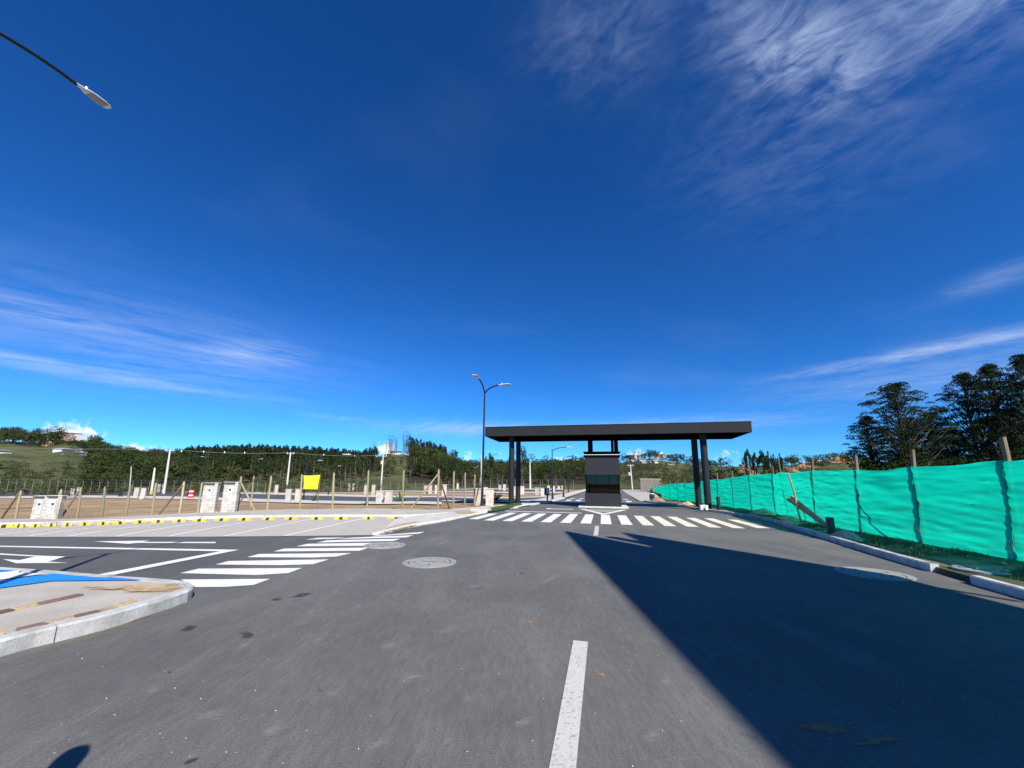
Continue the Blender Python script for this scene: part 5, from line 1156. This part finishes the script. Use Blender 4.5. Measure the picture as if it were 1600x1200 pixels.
# wooded slopes: the nearer trees one by one, the rest as a wood
wood_v, wood_t = {}, {}
def wood_add(kind, p, h, wdt):
    cr, tr = random.choice(PROTO[kind]); n = len(cr.vertices); co = np.empty(n*3, np.float32); cr.vertices.foreach_get('co', co); co = co.reshape(-1, 4, 3)
    tn = np.empty(n, np.float32); cr.attributes['tone'].data.foreach_get('value', tn); tn = tn.reshape(-1, 4)
    keep = np.random.random(len(co)) < .42; co = co[keep].copy(); tn = tn[keep]
    cen = co.mean(1, keepdims=True); co = cen + (co-cen)*1.45
    a = random.uniform(0, 6.28); R_ = np.array([[math.cos(a), -math.sin(a), 0], [math.sin(a), math.cos(a), 0], [0, 0, 1]]); co = (co @ R_.T)*np.array([wdt, wdt, h]) + np.array(p)
    key = cr.materials[0].name; wood_v.setdefault(key, []).append(co); wood_t.setdefault(key, []).append(np.clip(tn + random.uniform(-.25, .25), 0, 1))
count = [0]
def stand(kind, x0, x1, d0, d1, n, hm_, label, group, single=0, wr=.55, var=None, cond=None):
    spots_ = sorted(((random.uniform(x0, x1), d0 + (d1-d0)*random.random()) for _ in range(n)), key=lambda q: q[1])
    for i, (px, dep) in enumerate(spots_):
        dep = ray_depth(px, dep); q = DP(px, 755, dep); z0 = land(q.x, dep) - .3; h = hm_*random.uniform(.72, 1.2); wdt = h*wr*random.uniform(.8, 1.25)
        if i < single: tree(kind, (q.x, dep, z0), h, wdt, label, group, var); count[0] += 1
        else: wood_add(kind, (q.x, dep, z0), h, wdt)
stand('pine', 285, 575, 178, 196, 60, 9.5, 'dark pine in the front row of the plantation on the left ridge', 'front row of the pine plantation', 60, .5)
stand('pine', 280, 585, 196, 316, 620, 7.5, '', '', 0, .75)
stand('broad', 280, 585, 200, 316, 260, 6.5, '', '', 0, 1.0)
stand('broad', 140, 300, 190, 232, 30, 6.5, 'dark broadleaf tree on the lower wooded slope at left', 'lower trees of the left slope', 30, .85)
stand('broad', 130, 300, 205, 314, 330, 6.0, '', '', 0, 1.0)
stand('broad', 135, 290, 150, 205, 170, 6.0, '', '', 0, 1.0)
stand('broad', 280, 420, 160, 185, 40, 5.0, '', '', 0, 1.0)
stand('broad', -120, 72, 276, 306, 26, 7.0, 'dark tree of the wood on the far left hilltop', 'trees of the far left hilltop', 26, .8)
stand('broad', -200, 80, 272, 330, 110, 6.0, '', '', 0, .9)
stand('broad', 75, 150, 245, 275, 24, 3.6, '', '', 0, 1.0)
stand('broad', 640, 705, 170, 205, 36, 12.0, 'dark tree of the tall stand left of the double-armed street lamp', 'tall stand left of the street lamp', 36, .6)
stand('pine', 636, 695, 200, 270, 80, 12.0, '', '', 0, .5)
stand('open', 598, 645, 285, 312, 14, 15.0, 'open-crowned tree on the skyline with white cloud behind', 'open skyline trees above the grass slope', 14, .45)
stand('broad', 690, 905, 138, 190, 60, 7.5, 'green tree at the foot of the hill seen under the canopy', 'trees at the foot of the hill', 60, .85)
stand('broad', 650, 960, 170, 310, 420, 7.0, '', '', 0, .95)
stand('shrub', 960, 1120, 145, 215, 40, 3.6, 'bush on the hillside right of the booth', 'bushes on the hillside right of the booth', 40, 1.3)
stand('shrub', 940, 1130, 150, 312, 260, 3.0, '', '', 0, 1.4)
stand('broad', 960, 1110, 280, 318, 45, 6.5, '', '', 0, .9)
stand('broad', 1090, 1360, 230, 318, 60, 6.0, '', '', 0, .95)
stand('shrub', 1040, 1360, 120, 230, 60, 2.6, '', '', 0, 1.4)
stand('shrub', -160, 140, 110, 200, 110, 2.4, '', '', 0, 1.6)
stand('shrub', -160, 140, 100, 170, 30, 3.0, 'shrub on the grassy slope at far left', 'shrubs on the far left slope', 20, 1.3)
stand('broad', 130, 330, 125, 160, 34, 4.6, 'leafy tree above the mesh fence at left', 'trees above the mesh fence', 30, .95)
stand('shrub', 130, 640, 108, 140, 70, 3.0, 'bush behind the far mesh fence', 'bushes behind the mesh fence', 34, 1.3)
stand('broad', 400, 640, 150, 215, 46, 6.0, 'tree in the hollow before the pine plantation', 'trees before the pine plantation', 34, .9)
for key in wood_v:
    co = np.concatenate(wood_v[key]).reshape(-1, 3); tn = np.concatenate(wood_t[key]).reshape(-1); n = len(co)//4
    me = bpy.data.meshes.new('far_wood'); me.vertices.add(n*4); me.vertices.foreach_set('co', co.reshape(-1).astype(np.float32)); me.loops.add(n*4); me.loops.foreach_set('vertex_index', np.arange(n*4, dtype=np.int32)); me.polygons.add(n); me.polygons.foreach_set('loop_start', np.arange(0, n*4, 4, dtype=np.int32)); me.update(calc_edges=True)
    at = me.attributes.new('tone', 'FLOAT', 'POINT'); at.data.foreach_set('value', tn.astype(np.float32)); me.materials.append(MATS[key])
    o = bpy.data.objects.new('far_wood', me); COL.objects.link(o)
    tag(o, {'leaf_pine': 'dark pine plantation covering the left ridge', 'leaf_mid': 'mid green woodland on the far hills', 'leaf_dark': 'dark green woodland on the far hills', 'leaf_light': 'light green woodland on the far hills', 'leaf_olive': 'olive green scrub on the far hills'}.get(key, 'open woodland on the far hills'), 'woodland', None, 'stuff')

# ------------------------------------------------------------------ houses on the hills
mat('house_white', (.72, .70, .66), .85, .08, 1); mat('house_tan', (.50, .36, .24), .85, .1, 1); mat('house_pink', (.55, .38, .30), .85, .1, 1); mat('roof_red', (.28, .10, .06), .85, .2, 1); mat('roof_white', (.66, .66, .66), .7, .1, 1); mat('roof_grey', (.25, .25, .26), .8, .1, 1); mat('pane_dark', (.03, .035, .045), .2)
def house(px, yb, wpx, hpx, dep, label, wall_='house_white', roof_='roof_white', flat=False, floors=1, bays_=3):
    dep = ray_depth(px, dep); q = DP(px, yb, dep); W, Hh = wpx*dep/FPX, hpx*dep/FPX; o = thing('apartment_block' if floors > 2 else 'hill_house', label, 'building', (q.x, dep, land(q.x, dep) if floors < 3 else max(q.z, land(q.x, dep))), random.uniform(-.3, .3) if floors < 3 else -.15, 'buildings on the hills')
    D__ = max(4, W*.6); wh = Hh*(.92 if flat else .62)
    mb = MB(); mb.box(-W/2, W/2, -D__/2, D__/2, -3, wh); mb.build('wall', wall_, o)
    mb = MB()
    if flat: mb.box(-W/2-.2, W/2+.2, -D__/2-.2, D__/2+.2, wh+.002, Hh)
    else:
        e = .4; mb.add([(-W/2-e, -D__/2-e, wh), (W/2+e, -D__/2-e, wh), (W/2+e, D__/2+e, wh), (-W/2-e, D__/2+e, wh), (-W/2-e, 0, Hh), (W/2+e, 0, Hh)], [(0,1,5,4), (3,4,5,2), (0,4,3), (1,2,5), (0,3,2,1)])
    mb.build('roof', roof_, o)
    for f_ in range(floors):
        for k in range(bays_):
            z = wh*(f_+.3)/floors; x = -W/2 + W*(k+.5)/bays_; mb = MB(); mb.box(x-W/bays_*.22, x+W/bays_*.22, -D__/2-.05, -D__/2+.03, z, z+wh/floors*.45); mb.build('window', 'pane_dark', o)
    return o
for a in ((98, 706, 11, 11, 285, 'tall pinkish apartment block on the left ridge, left of two', 'house_pink', 'roof_grey', True, 5, 4), (110, 706, 11, 10, 290, 'tall pale apartment block on the left ridge, right of two', 'house_white', 'roof_grey', True, 5, 4), (78, 705, 5, 7, 280, 'tan block beside the tall trees on the left ridge', 'house_tan', 'roof_grey', True, 4, 2), (73, 704, 4, 5, 280, 'small brick block touching the trees on the left ridge', 'house_pink', 'roof_red', True, 3, 2),
          (96, 712, 12, 3.4, 235, 'long low white roofed house below the apartment blocks'), (124, 712, 7, 2.6, 240, 'small white house right of the dark tree on the left ridge'), (132, 717.5, 6, 2.6, 225, 'small white house lower on the left slope'), (120, 717, 4, 2, 228, 'tiny white hut below the dark tree on the left ridge'), (2, 714, 6, 6, 230, 'white house cut by the left picture edge', 'house_white', 'roof_grey'),
          (173, 704, 10, 3, 300, 'brown roofed house on the left skyline', 'house_tan', 'roof_red'), (618, 711, 14, 5, 295, 'red roofed house under the open skyline trees', 'house_white', 'roof_red'), (638, 711, 6, 4, 295, 'small white house right of the red roof on the skyline', 'house_white', 'roof_white', True),
          (989, 721, 6, 3, 275, 'white house high on the hill nearest the booth'), (1002, 720.5, 9, 3.2, 280, 'wide white house high on the hill right of the booth'), (1006, 732, 8, 3.6, 245, 'white house lower on the hill right of the booth, leftmost'), (1015, 730.5, 4, 2.6, 248, 'tiny white house lower on the hill, second from the booth'), (1024, 731, 5, 3.4, 246, 'small white house lower on the hill, third from the booth'), (1048, 730.5, 10, 4.5, 250, 'yellowish house on the hill left of the right columns', 'house_tan', 'roof_grey'),
          (880, 735, 4, 3, 235, 'tiny white house left of the booth on the hill', 'house_white', 'roof_white', True), (874, 721, 5, 3, 290, 'pale house on the hilltop left of the booth', 'house_pink', 'roof_red'),
          (1160, 725, 6, 3, 290, 'reddish house left of the cypress clump', 'house_pink', 'roof_red'), (1255, 725, 7, 3, 300, 'white house on the low skyline right of the cypress clump'), (1275, 724, 9, 3.4, 300, 'pink and white house on the low skyline beyond the netting', 'house_pink', 'roof_white'), (1292, 723.5, 6, 3, 302, 'small white house at the foot of the red earth hill')):
    house(*a)
# red earth cuttings beyond the netting
for px, y, wpx, hpx, dep, lab in ((1318, 734, 92, 21, 205, 'large reddish bare earth mound beyond the netting at right'), (1258, 736, 52, 11, 200, 'small bare earth mound left of the large reddish one'), (1165, 737, 24, 6, 190, 'bare sandy cutting behind the bushy trees'), (1232, 737, 18, 7, 190, 'small bare sandy cutting right of the cypress clump')):
    q = DP(px, y, dep); heap('earth_mound', q - Vector((0, 0, 1.5)), wpx/2*dep/FPX, 9, hpx*dep/FPX+1.5, 'red_soil', lab, 'earth', px*.1)
